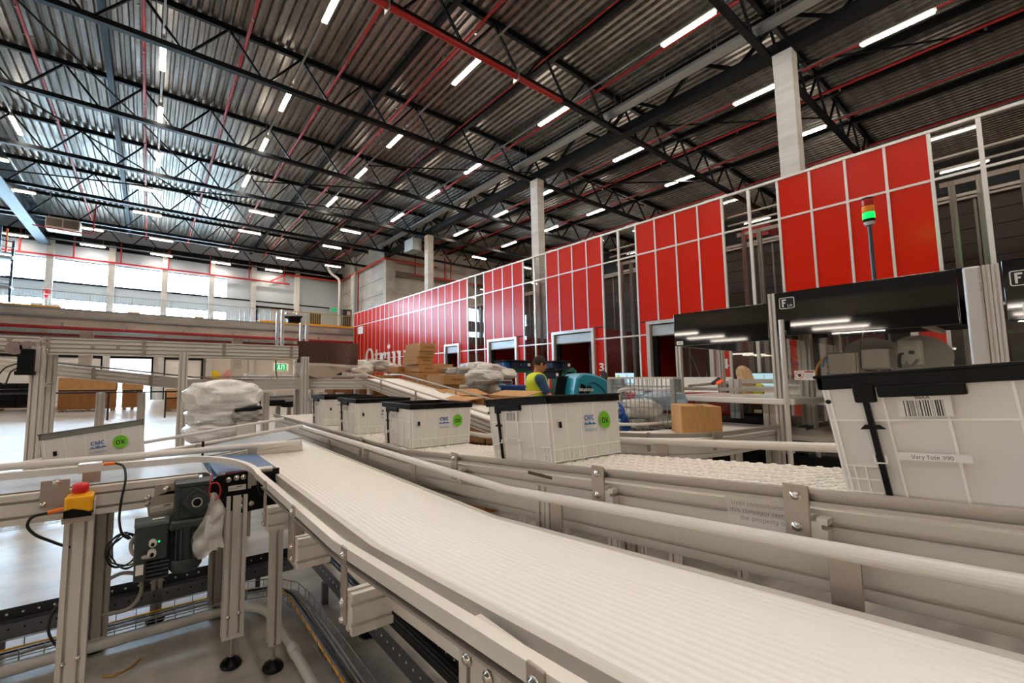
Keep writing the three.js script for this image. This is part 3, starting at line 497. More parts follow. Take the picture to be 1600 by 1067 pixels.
  for (const z of [-1.98, -1.02, -0.28, 0.5]) { const y = yA(z); part(c, 'tube_post', rb(0.008, 0.2, 0.05, 0.002, 1.252, y, z), M.plate); part(c, 'tube_arm', [prof([1.18, y - 0.08, z - 0.02], [1.28, y - 0.08, z - 0.02], 0.03, 0.03, 1, 1), prof([1.18, y - 0.08, z + 0.02], [1.28, y - 0.08, z + 0.02], 0.03, 0.03, 1, 1)], M.alu); }
}
{ // side conveyor feeding from the left, with the blue transfer belt
  const c = wthing('belt_conveyor', 'narrow conveyor with pale belt feeding in from the left, carrying the emergency stop', 'conveyor', [-0.6, 0, -2.75]);
  const x0 = -2.6, x1 = 0.27;
  part(c, 'side_beam', prof([x0, 0.942, -2.475], [x1 - 0.03, 0.942, -2.475], 0.05, 0.125, 0, 2, 0.012, 0.02), M.alu);
  part(c, 'side_beam', prof([x0, 0.942, -3.02], [x1, 0.942, -3.02], 0.04, 0.125, 0, 2, 0.012, 0.01), M.alu);
  const belt = [[-0.255, -0.004], [-0.255, 0], [0.255, 0], [0.255, -0.004]], bp = [[x0, 1.008, -2.75]]; for (let i = 0; i <= 10; i++) bp.push([x1 + 0.035 * Math.sin(i / 10 * 2.6), 0.973 + 0.035 * Math.cos(i / 10 * 2.6), -2.75]);
  part(c, 'belt', sweep(belt, bp), std(0xb9c6d6, 0.3), 'pale bluish belt rounding its end roller');
  part(c, 'belt_edge', sweep([[-0.003, -0.006], [-0.003, 0.001], [0.003, 0.001], [0.003, -0.006]], bp.map(p => [p[0], p[1], p[2] + 0.258])), std(0x6b5432, 0.6));
  for (const [x, z] of [[-0.235, -2.475], [0.43, -2.475], [-0.185, -3.02], [0.43, -3.05], [-1.9, -2.475]]) {
    const n = z > -2.8; part(c, 'leg', prof([x, n ? 0.16 : 0.07, z], [x, 0.875, z], 0.105, 0.06, 2, 1), n ? M.alu : M.aluDark); part(c, 'leg_cap', bx(0.107, 0.014, 0.062, x, n ? 0.154 : 0.066, z), M.alu); foot(c, x, z, n ? 0.16 : 0.08);
    if (n) parts(c, 'leg_bolt', [boltZ(x - 0.026, 0.26, z + 0.031, 0.006), boltZ(x + 0.026, 0.27, z + 0.031, 0.006)], M.bolt);
  }
  // far tube and brackets
  part(c, 'guard_tube', sweep(circle(0.02), [[-2.4, 1.035, -3.06], [0.95, 1.04, -3.06]]), M.greyTube, 'pale guard tube behind the belt');
  for (const x of [-1.2, -0.2, 0.62]) part(c, 'tube_bracket', rb(0.06, 0.12, 0.008, 0.002, x, 0.97, -3.036), M.plate);
  part(c, 'guard_plate', rb(0.1, 0.115, 0.008, 0.003, -0.325, 0.998, -2.44), M.plate); parts(c, 'plate_bolt', [boltZ(-0.32, 1.045, -2.436, 0.01), boltZ(-0.36, 0.955, -2.436)], M.bolt);
  // black transfer head with blue belt
  const t = wthing('belt_transfer', 'black transfer head with blue belt and red strip at the end of the side conveyor', 'conveyor', [0.5, 0.78, -2.75]);
  part(t, 'side_plate', tf(poly([[-0.15, 0.1], [-0.12, 0.12], [0.0, 0.128], [0.2, 0.128], [0.2, -0.075], [0.0, -0.085], [-0.06, -0.06], [-0.15, 0.03]], 0.012, 0.002), 0.45, 0.865, -2.468), M.black);
  part(t, 'belt', sweep([[-0.27, -0.004], [-0.27, 0], [0.27, 0], [0.27, -0.004]], [[0.335, 0.95, -2.75], [0.32, 0.975, -2.75], [0.33, 0.995, -2.75], [0.352, 1.003, -2.75], [0.645, 0.99, -2.75]]), M.blueBelt);
  part(t, 'red_strip', bb(0.37, 0.5, 0.985, 0.998, -2.477, -2.47), std(0x7a2a1e, 0.5)); part(t, 'end_roller', cy(0.017, 0.017, 0.1, 0.56, 0.995, -2.46, 0, 0, Math.PI / 2), M.steel);
  parts(t, 'bolt', [[0.385, 0.962], [0.425, 0.968], [0.46, 0.968], [0.455, 0.845], [0.455, 0.815], [0.505, 0.82]].map(([x, y]) => boltZ(x, y, -2.46, 0.009)), M.bolt);
  part(t, 'bracket', [rb(0.018, 0.1, 0.012, 0.002, 0.49, 0.955, -2.45), rb(0.03, 0.055, 0.01, 0.002, 0.512, 0.945, -2.452)], M.steel);
  part(t, 'rating_plate', tf(new THREE.PlaneGeometry(0.09, 0.028), 0.43, 0.915, -2.459), label(0.09, 0.028, (x, w, h) => { x.fillStyle = '#555'; x.fillRect(w * 0.06, h * 0.5, w * 0.7, h * 0.06); x.fillRect(w * 0.06, h * 0.7, w * 0.5, h * 0.06); x.fillStyle = '#222'; x.fillRect(w * 0.45, h * 0.2, w * 0.35, h * 0.16); }, '#d8d2c8', 128));
  part(t, 'cable', tube([[0.545, 0.96, -2.452], [0.53, 0.92, -2.445], [0.545, 0.87, -2.445], [0.6, 0.84, -2.46]], 0.005, 24), M.cable);
}
{ // tilted conveyor behind the side conveyor
  const c = wthing('tilted_conveyor', 'tilted tote conveyor rising to the right behind the side conveyor', 'conveyor', [-0.6, 0, -3.4]), y = x => 0.91 + 0.12 * (x + 0.235), L = (z, dy, x0 = -2.6, x1 = 1.0) => [[x0, y(x0) + dy, z], [x1, y(x1) + dy, z]];
  part(c, 'belt', sweep([[-0.22, -0.01], [-0.22, 0], [0.22, 0], [0.22, -0.01]], L(-3.4, 0)), std(0xa9b3bd, 0.4)); for (const z of [-3.16, -3.64]) part(c, 'side_beam', sweep(slotted(0.03, 0.1, 0, 2, 0.01, 0.008), L(z, -0.06)), M.alu);
  part(c, 'guard_tube', sweep(circle(0.012), L(-3.15, 0.09, 0.0)), M.greyTube); part(c, 'guard_tube', sweep(circle(0.012), L(-3.68, 0.1)), M.greyTube);
  const p = part(c, 'tube_bracket', rb(0.014, 0.1, 0.02, 0.003, 0.325, y(0.325) + 0.06, -3.13), M.blackMatte); part(p, 'clamp', rb(0.03, 0.03, 0.03, 0.005, 0.3, y(0.3) + 0.085, -3.13), M.aluDark);
  for (const x of [-1.6, 0.1]) for (const z of [-3.16, -3.64]) { part(c, 'leg', prof([x, 0.08, z], [x, y(x) - 0.1, z], 0.06, 0.06, 1, 1), M.aluDark); foot(c, x, z, 0.08); }
}
{ // upper tote conveyor with link belt
  const c = wthing('link_conveyor', 'tote conveyor with perforated white link belt climbing to the right behind the belt conveyor', 'conveyor', [1.62, 0, -1.5]);
  const a = -5.2, b = 0.75, x0 = 1.375, x1 = 1.885, W = x1 - x0;
  const one = (() => { const g = [bx(W, 0.014, 0.036, 0, -0.007, 0)]; for (let i = 0; i < 13; i++) g.push(rb(0.024, 0.010, 0.016, 0.003, -W / 2 + 0.02 + i * 0.039, 0.0, i % 2 ? 0.009 : -0.009)); for (let i = 0; i < 12; i++) g.push(bx(0.008, 0.006, 0.012, -W / 2 + 0.04 + i * 0.039, 0.002, 0)); return join(g); })();
  let k = 0; for (let z = b; z > a && k < 150; z -= 0.04, k++) { const m = piece(c, 'belt_link', one, M.beltWhite, (x0 + x1) / 2, yC(z) - 0.002, z); m.rotation.x = z > -2.18 ? -0.09 : 0; }
  for (const [x, s] of [[1.335, 1], [1.915, -1]]) part(c, 'side_beam', sweep(slotted(0.036, 0.18, 0, 3, 0.011, 0.014).map(([p, q]) => [p * s, q]), pathC(x, -0.114, a, b)), M.alu);
  part(c, 'edge_slot', sweep([[-0.006, -0.01], [0.006, -0.01], [0.006, -0.004], [-0.006, -0.004]], pathC(1.345, -0.014, a, b)), M.alu);
  part(c, 'guard_rail', sweep(cSection(0.022, 0.034), pathC(1.295, 0.008, a, b)), M.aluGuard2 = std(0xb2aaa1, 0.38, 0.5), 'aluminium channel guard rail on the near side');
  for (const z of [-2.72, -1.65, -0.87, -0.36, 0.3]) {
    const y = yC(z), br = part(c, 'guard_bracket', rb(0.008, 0.13, 0.046, 0.003, 1.281, y - 0.03, z), M.plate);
    parts(br, 'bolt', [boltX(1.277, y + 0.01, z, 0.007), boltX(1.277, y - 0.06, z, 0.007)], M.bolt);
    part(c, 'bracket_arm', [along(poly(slotted(0.045, 0.075, 1, 2, 0.01, 0.01), 0.04), [1.284, y - 0.07, z + 0.028], [1.318, y - 0.07, z + 0.028])], M.alu);
  }
  part(c, 'far_tube', sweep(circle(0.016), pathC(1.96, 0.055, a, b)), M.greyTube); for (const z of [-2.5, -1.0, 0.1]) part(c, 'far_bracket', rb(0.008, 0.12, 0.05, 0.002, 1.95, yC(z) - 0.01, z), M.plate);
  for (const z of [-1.12, 0.6, -3.4]) for (const x of [1.33, 1.9]) { const y = yC(z) - 0.07; part(c, 'leg', [prof([x, 0.08, z - 0.024], [x, y, z - 0.024], 0.045, 0.045, 1, 1), prof([x, 0.08, z + 0.024], [x, y - 0.05, z + 0.024], 0.045, 0.045, 1, 1)], M.alu); foot(c, x, z, 0.1); }
  for (const z of [-1.15]) part(c, 'leg_plate', rb(0.01, 0.012, 0.12, 0.002, 1.32, yC(z) - 0.028, z), M.plateDark);
  const nm = tf(new THREE.PlaneGeometry(0.15, 0.105), 0, 0, 0, 0, 0, 0.09); tf(nm, 1.3155, 1.143, -0.438, 0, -Math.PI / 2, 0); // notice on the beam
  single('notice', nm, label(0.17, 0.12, (x, w, h) => {
    const g = '#8d857c'; text(x, 'Until commissioning', w * 0.52, h * 0.14, h * 0.135, g, 'sans-serif', false); text(x, 'this conveyor remains', w * 0.52, h * 0.31, h * 0.135, g, 'sans-serif', false); text(x, 'the property of:', w * 0.52, h * 0.48, h * 0.135, g, 'sans-serif', false); text(x, 'FS Solutions', w * 0.55, h * 0.74, h * 0.17, g);
  }, '#d9d3cb'), 'pale paper notice taped to the side beam of the tote conveyor', 'notice');
}
// ---------- totes ----------
{
  const W = 0.51, D = 0.385, H = 0.278, tw = 0.009;
  M.tote = new THREE.MeshPhysicalMaterial({ color: 0xe9e5de, roughness: 0.38, transmission: 0.12, thickness: 0 }); M.toteRib = std(0xf4f1ea, 0.4);
  const t = thing('tote', 'x', 'tote', [0, 0, 0], 0, 'white totes with black rims');
  const wall = (w, h, th, nx, nz) => { // slightly flared wall: w wide at the foot, outside normal n
    const g = new THREE.BoxGeometry(w, h, th); const p = g.attributes.position; for (let i = 0; i < p.count; i++) { const k = (p.getY(i) + h / 2) / h; p.setZ(i, p.getZ(i) + k * tw); p.setX(i, p.getX(i) * (1 + k * 2 * tw / w)); } g.computeVertexNormals(); return g;
  };
  const w0 = W - 2 * tw - 0.02, d0 = D - 2 * tw - 0.02, faces = [[w0, d0 / 2, 0], [w0, d0 / 2, Math.PI], [d0, w0 / 2, Math.PI / 2], [d0, w0 / 2, -Math.PI / 2]];
  part(t, 'body', [bx(w0, 0.008, d0, 0, 0.006, 0), ...faces.map(([w, d, r]) => { const g = wall(w, H - 0.01, 0.005); g.translate(0, H / 2, d); return g.rotateY(r); })], M.tote, 'milky white plastic body');
  const ribs = [];
  for (const [w, d, r] of faces) {
    const n = w > 0.35 ? 5 : 4, R = [];
    const vr = (x, y0, y1, q = 0.004) => { const a = y0 / H, b = y1 / H; R.push(bar([x * (1 + 2 * tw / w * a), y0, d + tw * a + 0.004], [x * (1 + 2 * tw / w * b), y1, d + tw * b + 0.004], q, 0.005)); };
    const hr = (y, x0 = -w / 2, x1 = w / 2, q = 0.004) => { const a = y / H; R.push(bx((x1 - x0) * (1 + 2 * tw / w * a), q, 0.005, (x0 + x1) / 2, y, d + tw * a + 0.004)); };
    for (let i = 0; i <= n; i++) vr(-w / 2 + 0.006 + (w - 0.012) * i / n, 0.0, H - 0.03);
    if (w < 0.35) { hr(0.17); for (const s of [-1, 1]) { for (const y of [0.006, 0.035, 0.065]) hr(y, s > 0 ? w / 2 - 0.055 : -w / 2, s > 0 ? w / 2 : -w / 2 + 0.055, 0.003); for (const x of [0.018, 0.036]) vr(s * (w / 2 - x), 0, 0.065, 0.003); } }
    else { hr(0.006); hr(0.055); for (let i = 0; i < 10; i++) vr(-w / 2 + w * (i + 0.5) / 10, 0.006, 0.055, 0.003); }
    R.forEach(g => ribs.push(g.rotateY(r)));
  }
  part(t, 'ribs', ribs, M.toteRib);
  const rim = []; for (const s of [-1, 1]) { rim.push(rb(W, 0.034, 0.014, 0.004, 0, H - 0.017, s * (D / 2 - 0.007)), rb(0.014, 0.034, D, 0.004, s * (W / 2 - 0.007), H - 0.017, 0), rb(W + 0.008, 0.008, 0.02, 0.003, 0, H - 0.002, s * (D / 2 - 0.006)), rb(0.02, 0.008, D + 0.008, 0.003, s * (W / 2 - 0.006), H - 0.002, 0)); }
  part(t, 'rim', rim, M.black, 'black rim');
  const fx = y => -(w0 / 2 + tw * y / H + 0.0075); // outside of the -x wall at height y
  part(t, 'handle', [rb(0.022, 0.026, 0.125, 0.004, fx(H) + 0.001, H - 0.044, -0.03)], M.black);
  const strap = part(t, 'strap', [rb(0.012, 0.045, 0.036, 0.004, fx(0.23), H - 0.045, -0.114), bar([fx(0.01) - 0.002, 0.0, -0.109], [fx(0.23) - 0.002, 0.22, -0.114], 0.008, 0.01)], M.black, 'black vertical strap');
  part(strap, 'slider', tf(poly([[-0.02, 0], [0.02, 0], [0.012, 0.01], [-0.012, 0.01]], 0.008), fx(0.15) - 0.005, 0.15, -0.1115, 0, -Math.PI / 2, 0), M.black); part(strap, 'clip', [bx(0.01, 0.003, 0.018, fx(0.075) - 0.004, 0.075, -0.11), bx(0.01, 0.018, 0.003, fx(0.075) - 0.004, 0.083, -0.119), bx(0.01, 0.018, 0.003, fx(0.075) - 0.004, 0.083, -0.101)], M.toteRib);
  part(t, 'rivet', [cy(0.005, 0.005, 0.008, fx(0.215), 0.215, -0.178, 0, 0, Math.PI / 2, 10)], M.black);
  const tilt = Math.atan(tw / H), onX = (w, h, y, z) => { const g = new THREE.PlaneGeometry(w, h); tf(g, 0, 0, 0, -tilt, 0, 0); return tf(g, fx(y) - 0.0035, y, z, 0, -Math.PI / 2, 0); };
  const onZ = (w, h, x, y) => { const g = new THREE.PlaneGeometry(w, h); tf(g, 0, 0, 0, -tilt, 0, 0); return tf(g, x, y, d0 / 2 + tw * y / H + 0.0075 + 0.0028); };
  const bars = (x, w, h, y0, y1) => { let s = 11, p = w * 0.12; x.fillStyle = '#1c1a18'; while (p < w * 0.86) { s = (s * 37 + 11) % 101; const q = w * (0.008 + 0.02 * (s % 4) / 3); x.fillRect(p, y0, q, y1 - y0); p += q + w * (0.01 + 0.012 * (s % 3)); } };
  const bcMat = label(0.075, 0.046, (x, w, h) => { x.save(); x.translate(w / 2, h * 0.1); x.rotate(Math.PI); text(x, 'V390', 0, 0, h * 0.2, '#3a3632'); x.restore(); bars(x, w, h, h * 0.24, h * 0.97); }, '#dcd8d1');
  const nameMat = n => label(0.112, 0.016, (x, w, h) => text(x, 'Vary Tote ' + n, w * 0.48, h * 0.54, h * 0.66, '#26221e', 'sans-serif', false), '#e6e3dc');
  const bc = part(t, 'barcode_label', onX(0.075, 0.046, 0.2, -0.029), bcMat);
  const n390 = part(t, 'name_label', onX(0.1, 0.0165, 0.092, -0.033), nameMat(390));
  const okMat = label(0.08, 0.08, (x, w, h) => text(x, 'OK', w / 2, h * 0.53, h * 0.46, '#14210c'), '#6fbe1e', 256);
  const okd = new THREE.CircleGeometry(0.04, 40); tf(okd, 0, 0, 0, -tilt, 0, 0); tf(okd, 0.125, 0.16, d0 / 2 + tw * 0.16 / H + 0.0108);
  part(t, 'ok_sticker', okd, okMat, 'round green sticker reading OK');
  const cmcMat = cleared(label(0.095, 0.085, (x, w, h) => { text(x, 'CMC', w * 0.5, h * 0.2, h * 0.36, '#2a63ae'); x.fillStyle = '#2a63ae'; x.beginPath(); x.moveTo(w * 0.06, h * 0.56); x.lineTo(w * 0.2, h * 0.44); x.lineTo(w * 0.34, h * 0.52); x.lineTo(w * 0.5, h * 0.4); x.lineTo(w * 0.64, h * 0.52); x.lineTo(w * 0.8, h * 0.44); x.lineTo(w * 0.95, h * 0.56); x.closePath(); x.fill(); text(x, 'PATENTED', w * 0.5, h * 0.85, h * 0.2, '#3a75bd', 'sans-serif', false); }, null, 256));
  part(t, 'maker_mark', onZ(0.1, 0.085, 0.012, 0.15), cmcMat); part(t, 'dark_tag', onZ(0.018, 0.026, -0.188, 0.155), M.blackMatte);
  // placed on the tote conveyor, bottoms on the belt
  const put = (o, z, x = 1.4 + W / 2) => { o.position.set(x, yC(z) + 0.004, z); o.rotation.x = z > -2.1 ? -0.09 : 0; };
  t.userData.label = 'nearest white tote with black rim and strap, cut off by the right picture edge'; put(t, -0.1235);
  const lab = ['white tote with green sticker and black strap in the middle of the tote conveyor', 'white tote with pale blue mark behind the middle tote', 'third white tote from the middle, only its black rim showing', 'rear-most white tote on the tote conveyor'];
  [-1.337, -2.44, -3.26, -3.97].forEach((z, i) => { const o = copy(t, [0, 0, 0], 0, lab[i]); put(o, z); if (i === 0) { const m = o.children.find(q => q.name === 'name_label'); m.material = nameMat(227); } });
  const g = copy(t, [-0.235, 0.918, -3.4], 0, 'pale tote with grey rim and green sticker on the tilted conveyor at left');
  g.rotation.z = 0.125; const grey = std(0x77766c, 0.5); g.traverse(m => { if (m.material === M.black) m.material = grey; });
}
// ---------- things on the side conveyor: emergency stop, sensor, geared motor ----------
{
  const z = -2.44, s = wthing('emergency_stop', 'yellow and black emergency stop box with red mushroom button on the near leg', 'emergency stop', [-0.235, 0.9, z]);
  part(s, 'housing', rb(0.1, 0.075, 0.085, 0.012, -0.232, 0.955, z + 0.045), M.yellow); part(s, 'lower_half', tf(poly([[-0.048, 0], [0.048, 0], [0.048, 0.01], [0.02, 0.025], [-0.02, 0.036], [-0.048, 0.03]], 0.088, 0.001), -0.232, 0.905, z + 0.046), M.black);
  part(s, 'button', lathe([[0, 0], [0.02, 0], [0.022, 0.01], [0.029, 0.012], [0.031, 0.03], [0.029, 0.045], [0.02, 0.05], [0, 0.051]], -0.232, 0.99, z + 0.045), M.redPlastic); part(s, 'collar', cy(0.026, 0.026, 0.008, -0.232, 0.995, z + 0.045), M.yellow);
  part(s, 'cover_film', rb(0.004, 0.06, 0.06, 0.001, -0.178, 0.94, z + 0.045), std(0xcabfae, 0.5)); part(s, 'mounting_plate', rb(0.11, 0.03, 0.1, 0.003, -0.232, 0.895, z + 0.035), M.plate);
  part(s, 'plug', rod([-0.285, 0.935, z + 0.03], [-0.34, 0.925, z + 0.03], 0.009, 10), M.orange); part(s, 'connector', rod([-0.27, 0.937, z + 0.03], [-0.29, 0.934, z + 0.03], 0.012, 10), M.steel);
  single('cable', tube([[-0.34, 0.925, z + 0.03], [-0.39, 0.915, z + 0.03], [-0.405, 0.88, z + 0.02], [-0.38, 0.84, z + 0.02], [-0.33, 0.8, z + 0.01], [-0.275, 0.755, z - 0.02], [-0.2, 0.7, z - 0.1]], 0.006, 50), M.cable, 'black cable from the emergency stop running down behind the near leg', 'cable');
  single('cable', tube([[-0.27, 0.52, -2.52], [-0.315, 0.46, -2.52], [-0.325, 0.38, -2.52], [-0.3, 0.32, -2.52], [-0.27, 0.28, -2.52]], 0.006, 30), M.cable, 'short black cable loop left of the near leg', 'cable');
  const e = wthing('sensor', 'small grey sensor box on a brown bracket beside the guard rail', 'sensor', [-0.21, 1.05, -2.56]);
  part(e, 'body', rb(0.09, 0.045, 0.05, 0.004, -0.215, 1.08, -2.54), M.greyTube); part(e, 'bracket', rb(0.07, 0.05, 0.008, 0.002, -0.205, 1.04, -2.51), M.plate); part(e, 'plug', rod([-0.165, 1.09, -2.54], [-0.12, 1.09, -2.54], 0.008, 8), M.orange);
  single('cable', tube([[-0.12, 1.09, -2.54], [-0.085, 1.08, -2.5], [-0.07, 1.03, -2.43], [-0.08, 0.95, -2.41], [-0.085, 0.85, -2.41], [-0.07, 0.78, -2.42], [-0.045, 0.745, -2.45]], 0.0055, 40), M.cable, 'black sensor cable hanging over the side beam down to the coiled cables', 'cable');
  // geared motor with inverter
  const m = wthing('geared_motor', 'dark grey geared motor with finned inverter box hanging under the side conveyor', 'motor', [0.15, 0.58, -2.42]), zm = -2.4;
  part(m, 'gearbox', [rb(0.15, 0.16, 0.1, 0.012, 0.215, 0.9, zm), rb(0.165, 0.02, 0.11, 0.004, 0.215, 0.985, zm), rb(0.02, 0.15, 0.11, 0.004, 0.143, 0.9, zm)], M.motor);
  part(m, 'output_flange', [tf(poly(Array.from({ length: 16 }, (_, i) => { const a = i / 16 * 6.2832, r = i % 4 === 0 ? 0.062 : 0.05; return [r * Math.cos(a), r * Math.sin(a)]; }), 0.02, 0.003), 0.225, 0.905, zm + 0.06), cy(0.034, 0.036, 0.02, 0.225, 0.905, zm + 0.075, Math.PI / 2)], M.motor);
  part(m, 'shaft_hole', cy(0.024, 0.024, 0.006, 0.225, 0.905, zm + 0.084, Math.PI / 2), M.bolt); part(m, 'bore', cy(0.018, 0.018, 0.008, 0.225, 0.905, zm + 0.085, Math.PI / 2), M.blackMatte);
  part(m, 'neck', rb(0.16, 0.05, 0.13, 0.02, 0.19, 0.8, zm), M.motor); part(m, 'motor_body', cy(0.062, 0.062, 0.2, 0.19, 0.7, zm, 0, 0, 0, 24), M.motor);
  for (let i = 0; i < 20; i++) { const a = i / 20 * 6.2832; part(m, 'cooling_fin', tf(new THREE.BoxGeometry(0.02, 0.16, 0.004), 0.19 + 0.068 * Math.cos(a), 0.705, zm + 0.068 * Math.sin(a), 0, -a, 0), M.motor); }
  part(m, 'fan_cowl', lathe([[0, 0], [0.06, 0], [0.075, 0.02], [0.078, 0.06], [0.07, 0.065], [0, 0.065]], 0.19, 0.575, zm), M.motor);
  part(m, 'inverter', [rb(0.135, 0.17, 0.1, 0.012, 0.045, 0.745, zm + 0.01)], M.motor); part(m, 'inverter_lid', rb(0.14, 0.02, 0.105, 0.005, 0.045, 0.828, zm + 0.01), std(0x55615e, 0.45)); part(m, 'inverter_foot', rb(0.05, 0.1, 0.09, 0.008, 0.005, 0.625, zm + 0.01), M.motor);
  for (let i = 0; i < 5; i++) part(m, 'heat_sink_fin', rb(0.09, 0.007, 0.085, 0.002, 0.075, 0.648 - i * 0.018, zm + 0.01), M.motor);
  parts(m, 'socket', [cy(0.016, 0.016, 0.025, 0.05, 0.745, zm + 0.07, Math.PI / 2), cy(0.018, 0.018, 0.025, 0.048, 0.7, zm + 0.07, Math.PI / 2)], M.greyTube); parts(m, 'socket_core', [cy(0.008, 0.008, 0.03, 0.05, 0.742, zm + 0.07, Math.PI / 2), cy(0.009, 0.009, 0.03, 0.048, 0.697, zm + 0.07, Math.PI / 2)], M.blackMatte);
  part(m, 'status_light', new THREE.SphereGeometry(0.005, 10, 8).translate(0.075, 0.745, zm + 0.062), std(0x20e070, 0.4, 0, { emissive: 0x20ff80, emissiveIntensity: 1 }));
  part(m, 'rating_plate', bx(0.03, 0.045, 0.002, 0.003, 0.63, zm + 0.056), M.white); part(m, 'lid_label', bx(0.05, 0.001, 0.02, 0.07, 0.839, zm + 0.02), M.white);
  const b = wthing('motor_bracket', 'brown steel torque bracket with printed label left of the geared motor', 'bracket', [0.07, 0.8, -2.45]);
  part(b, 'plate', tf(poly([[-0.06, 0.05], [0.04, 0.075], [0.08, 0.075], [0.08, -0.04], [-0.04, -0.06]], 0.01, 0.001), 0.075, 0.87, -2.45), M.plate); part(b, 'ear', rb(0.1, 0.055, 0.008, 0.003, 0.1, 0.955, -2.448), M.plate); parts(b, 'bolt', [boltZ(0.1, 0.958, -2.443, 0.01), boltZ(0.025, 0.925, -2.443), boltZ(0.022, 0.9, -2.443)], M.bolt);
  part(b, 'print', tf(new THREE.PlaneGeometry(0.1, 0.028), 0.085, 0.872, -2.443, 0, 0, 0.08), label(0.1, 0.028, (x, w, h) => { x.fillStyle = '#444'; x.fillRect(w * 0.55, h * 0.2, w * 0.3, h * 0.18); x.fillStyle = '#777'; x.fillRect(w * 0.06, h * 0.55, w * 0.8, h * 0.06); x.fillRect(w * 0.06, h * 0.75, w * 0.6, h * 0.06); }, '#cfc8be', 128));
  // hanging document bag with red cable tie
  const g = wthing('document_bag', 'crumpled clear document bag hanging by a red cable tie beside the motor', 'bag', [0.3, 0.65, -2.36]);
  const bg = new THREE.PlaneGeometry(0.115, 0.29, 14, 28), p = bg.attributes.position;
  for (let i = 0; i < p.count; i++) { const x = p.getX(i), y = p.getY(i), k = (0.145 - y) / 0.29; p.setXYZ(i, x * (0.25 + 0.9 * Math.min(1, k * 1.7)) - 0.03 * k + 0.012 * Math.sin(y * 30), y + 0.02 * Math.sin(x * 40) * k, 0.012 * Math.sin(x * 70 + y * 25) + 0.008 * Math.sin(y * 60 - x * 30)); }
  bg.computeVertexNormals(); const back = bg.clone(); back.translate(0, 0, -0.012);
  part(g, 'sleeve', [tf(bg, 0.308, 0.79, -2.33), tf(back, 0.308, 0.79, -2.33)], new THREE.MeshPhysicalMaterial({ color: 0xeceae6, roughness: 0.18, transmission: 0.55, thickness: 0, side: THREE.DoubleSide }));
  part(g, 'paper', tf(new THREE.PlaneGeometry(0.075, 0.17, 4, 6), 0.3, 0.74, -2.336, 0.05, 0.1, -0.12), std(0xd6d2cc, 0.8));
  part(g, 'cable_tie', tube([[0.29, 1.03, -2.33], [0.283, 1.0, -2.325], [0.278, 0.985, -2.32], [0.31, 0.985, -2.32], [0.327, 0.955, -2.32], [0.322, 0.915, -2.325], [0.305, 0.9, -2.33], [0.283, 0.92, -2.325], [0.276, 0.955, -2.32], [0.283, 0.985, -2.318]], 0.003, 60, 6), M.redPlastic);
  // coiled cables behind the near leg
  const coil = []; for (let i = 0; i < 5; i++) { const P = []; for (let k = 0; k < 12; k++) { const a = k / 12 * 6.2832, rx = 0.055 + 0.012 * rnd(), ry = 0.07 + 0.015 * rnd(); P.push([-0.075 + rx * Math.cos(a) + 0.006 * i, 0.66 + ry * Math.sin(a), -2.55 + 0.02 * Math.sin(a * 2 + i)]); } coil.push(tube(P, 0.0035, 60, 5, true)); }
  single('cable_coil', coil, M.cable, 'tangled coil of thin black cable beside the near leg', 'cable', null, 'stuff');
  single('cable', tube([[-0.02, 0.75, -2.45], [-0.035, 0.735, -2.42], [-0.03, 0.7, -2.4], [0.0, 0.685, -2.36], [0.04, 0.69, -2.32], [0.048, 0.697, -2.31]], 0.009, 30), M.cableGrey, 'grey sleeved cable plugged into the inverter socket', 'cable');
  single('cable', tube([[-0.13, 0.52, -2.6], [-0.06, 0.545, -2.58], [0.0, 0.52, -2.57], [0.015, 0.44, -2.57], [-0.03, 0.37, -2.58], [-0.14, 0.36, -2.6]], 0.009, 40), M.cableGrey, 'grey corrugated hose looped behind the near leg', 'hose');
}
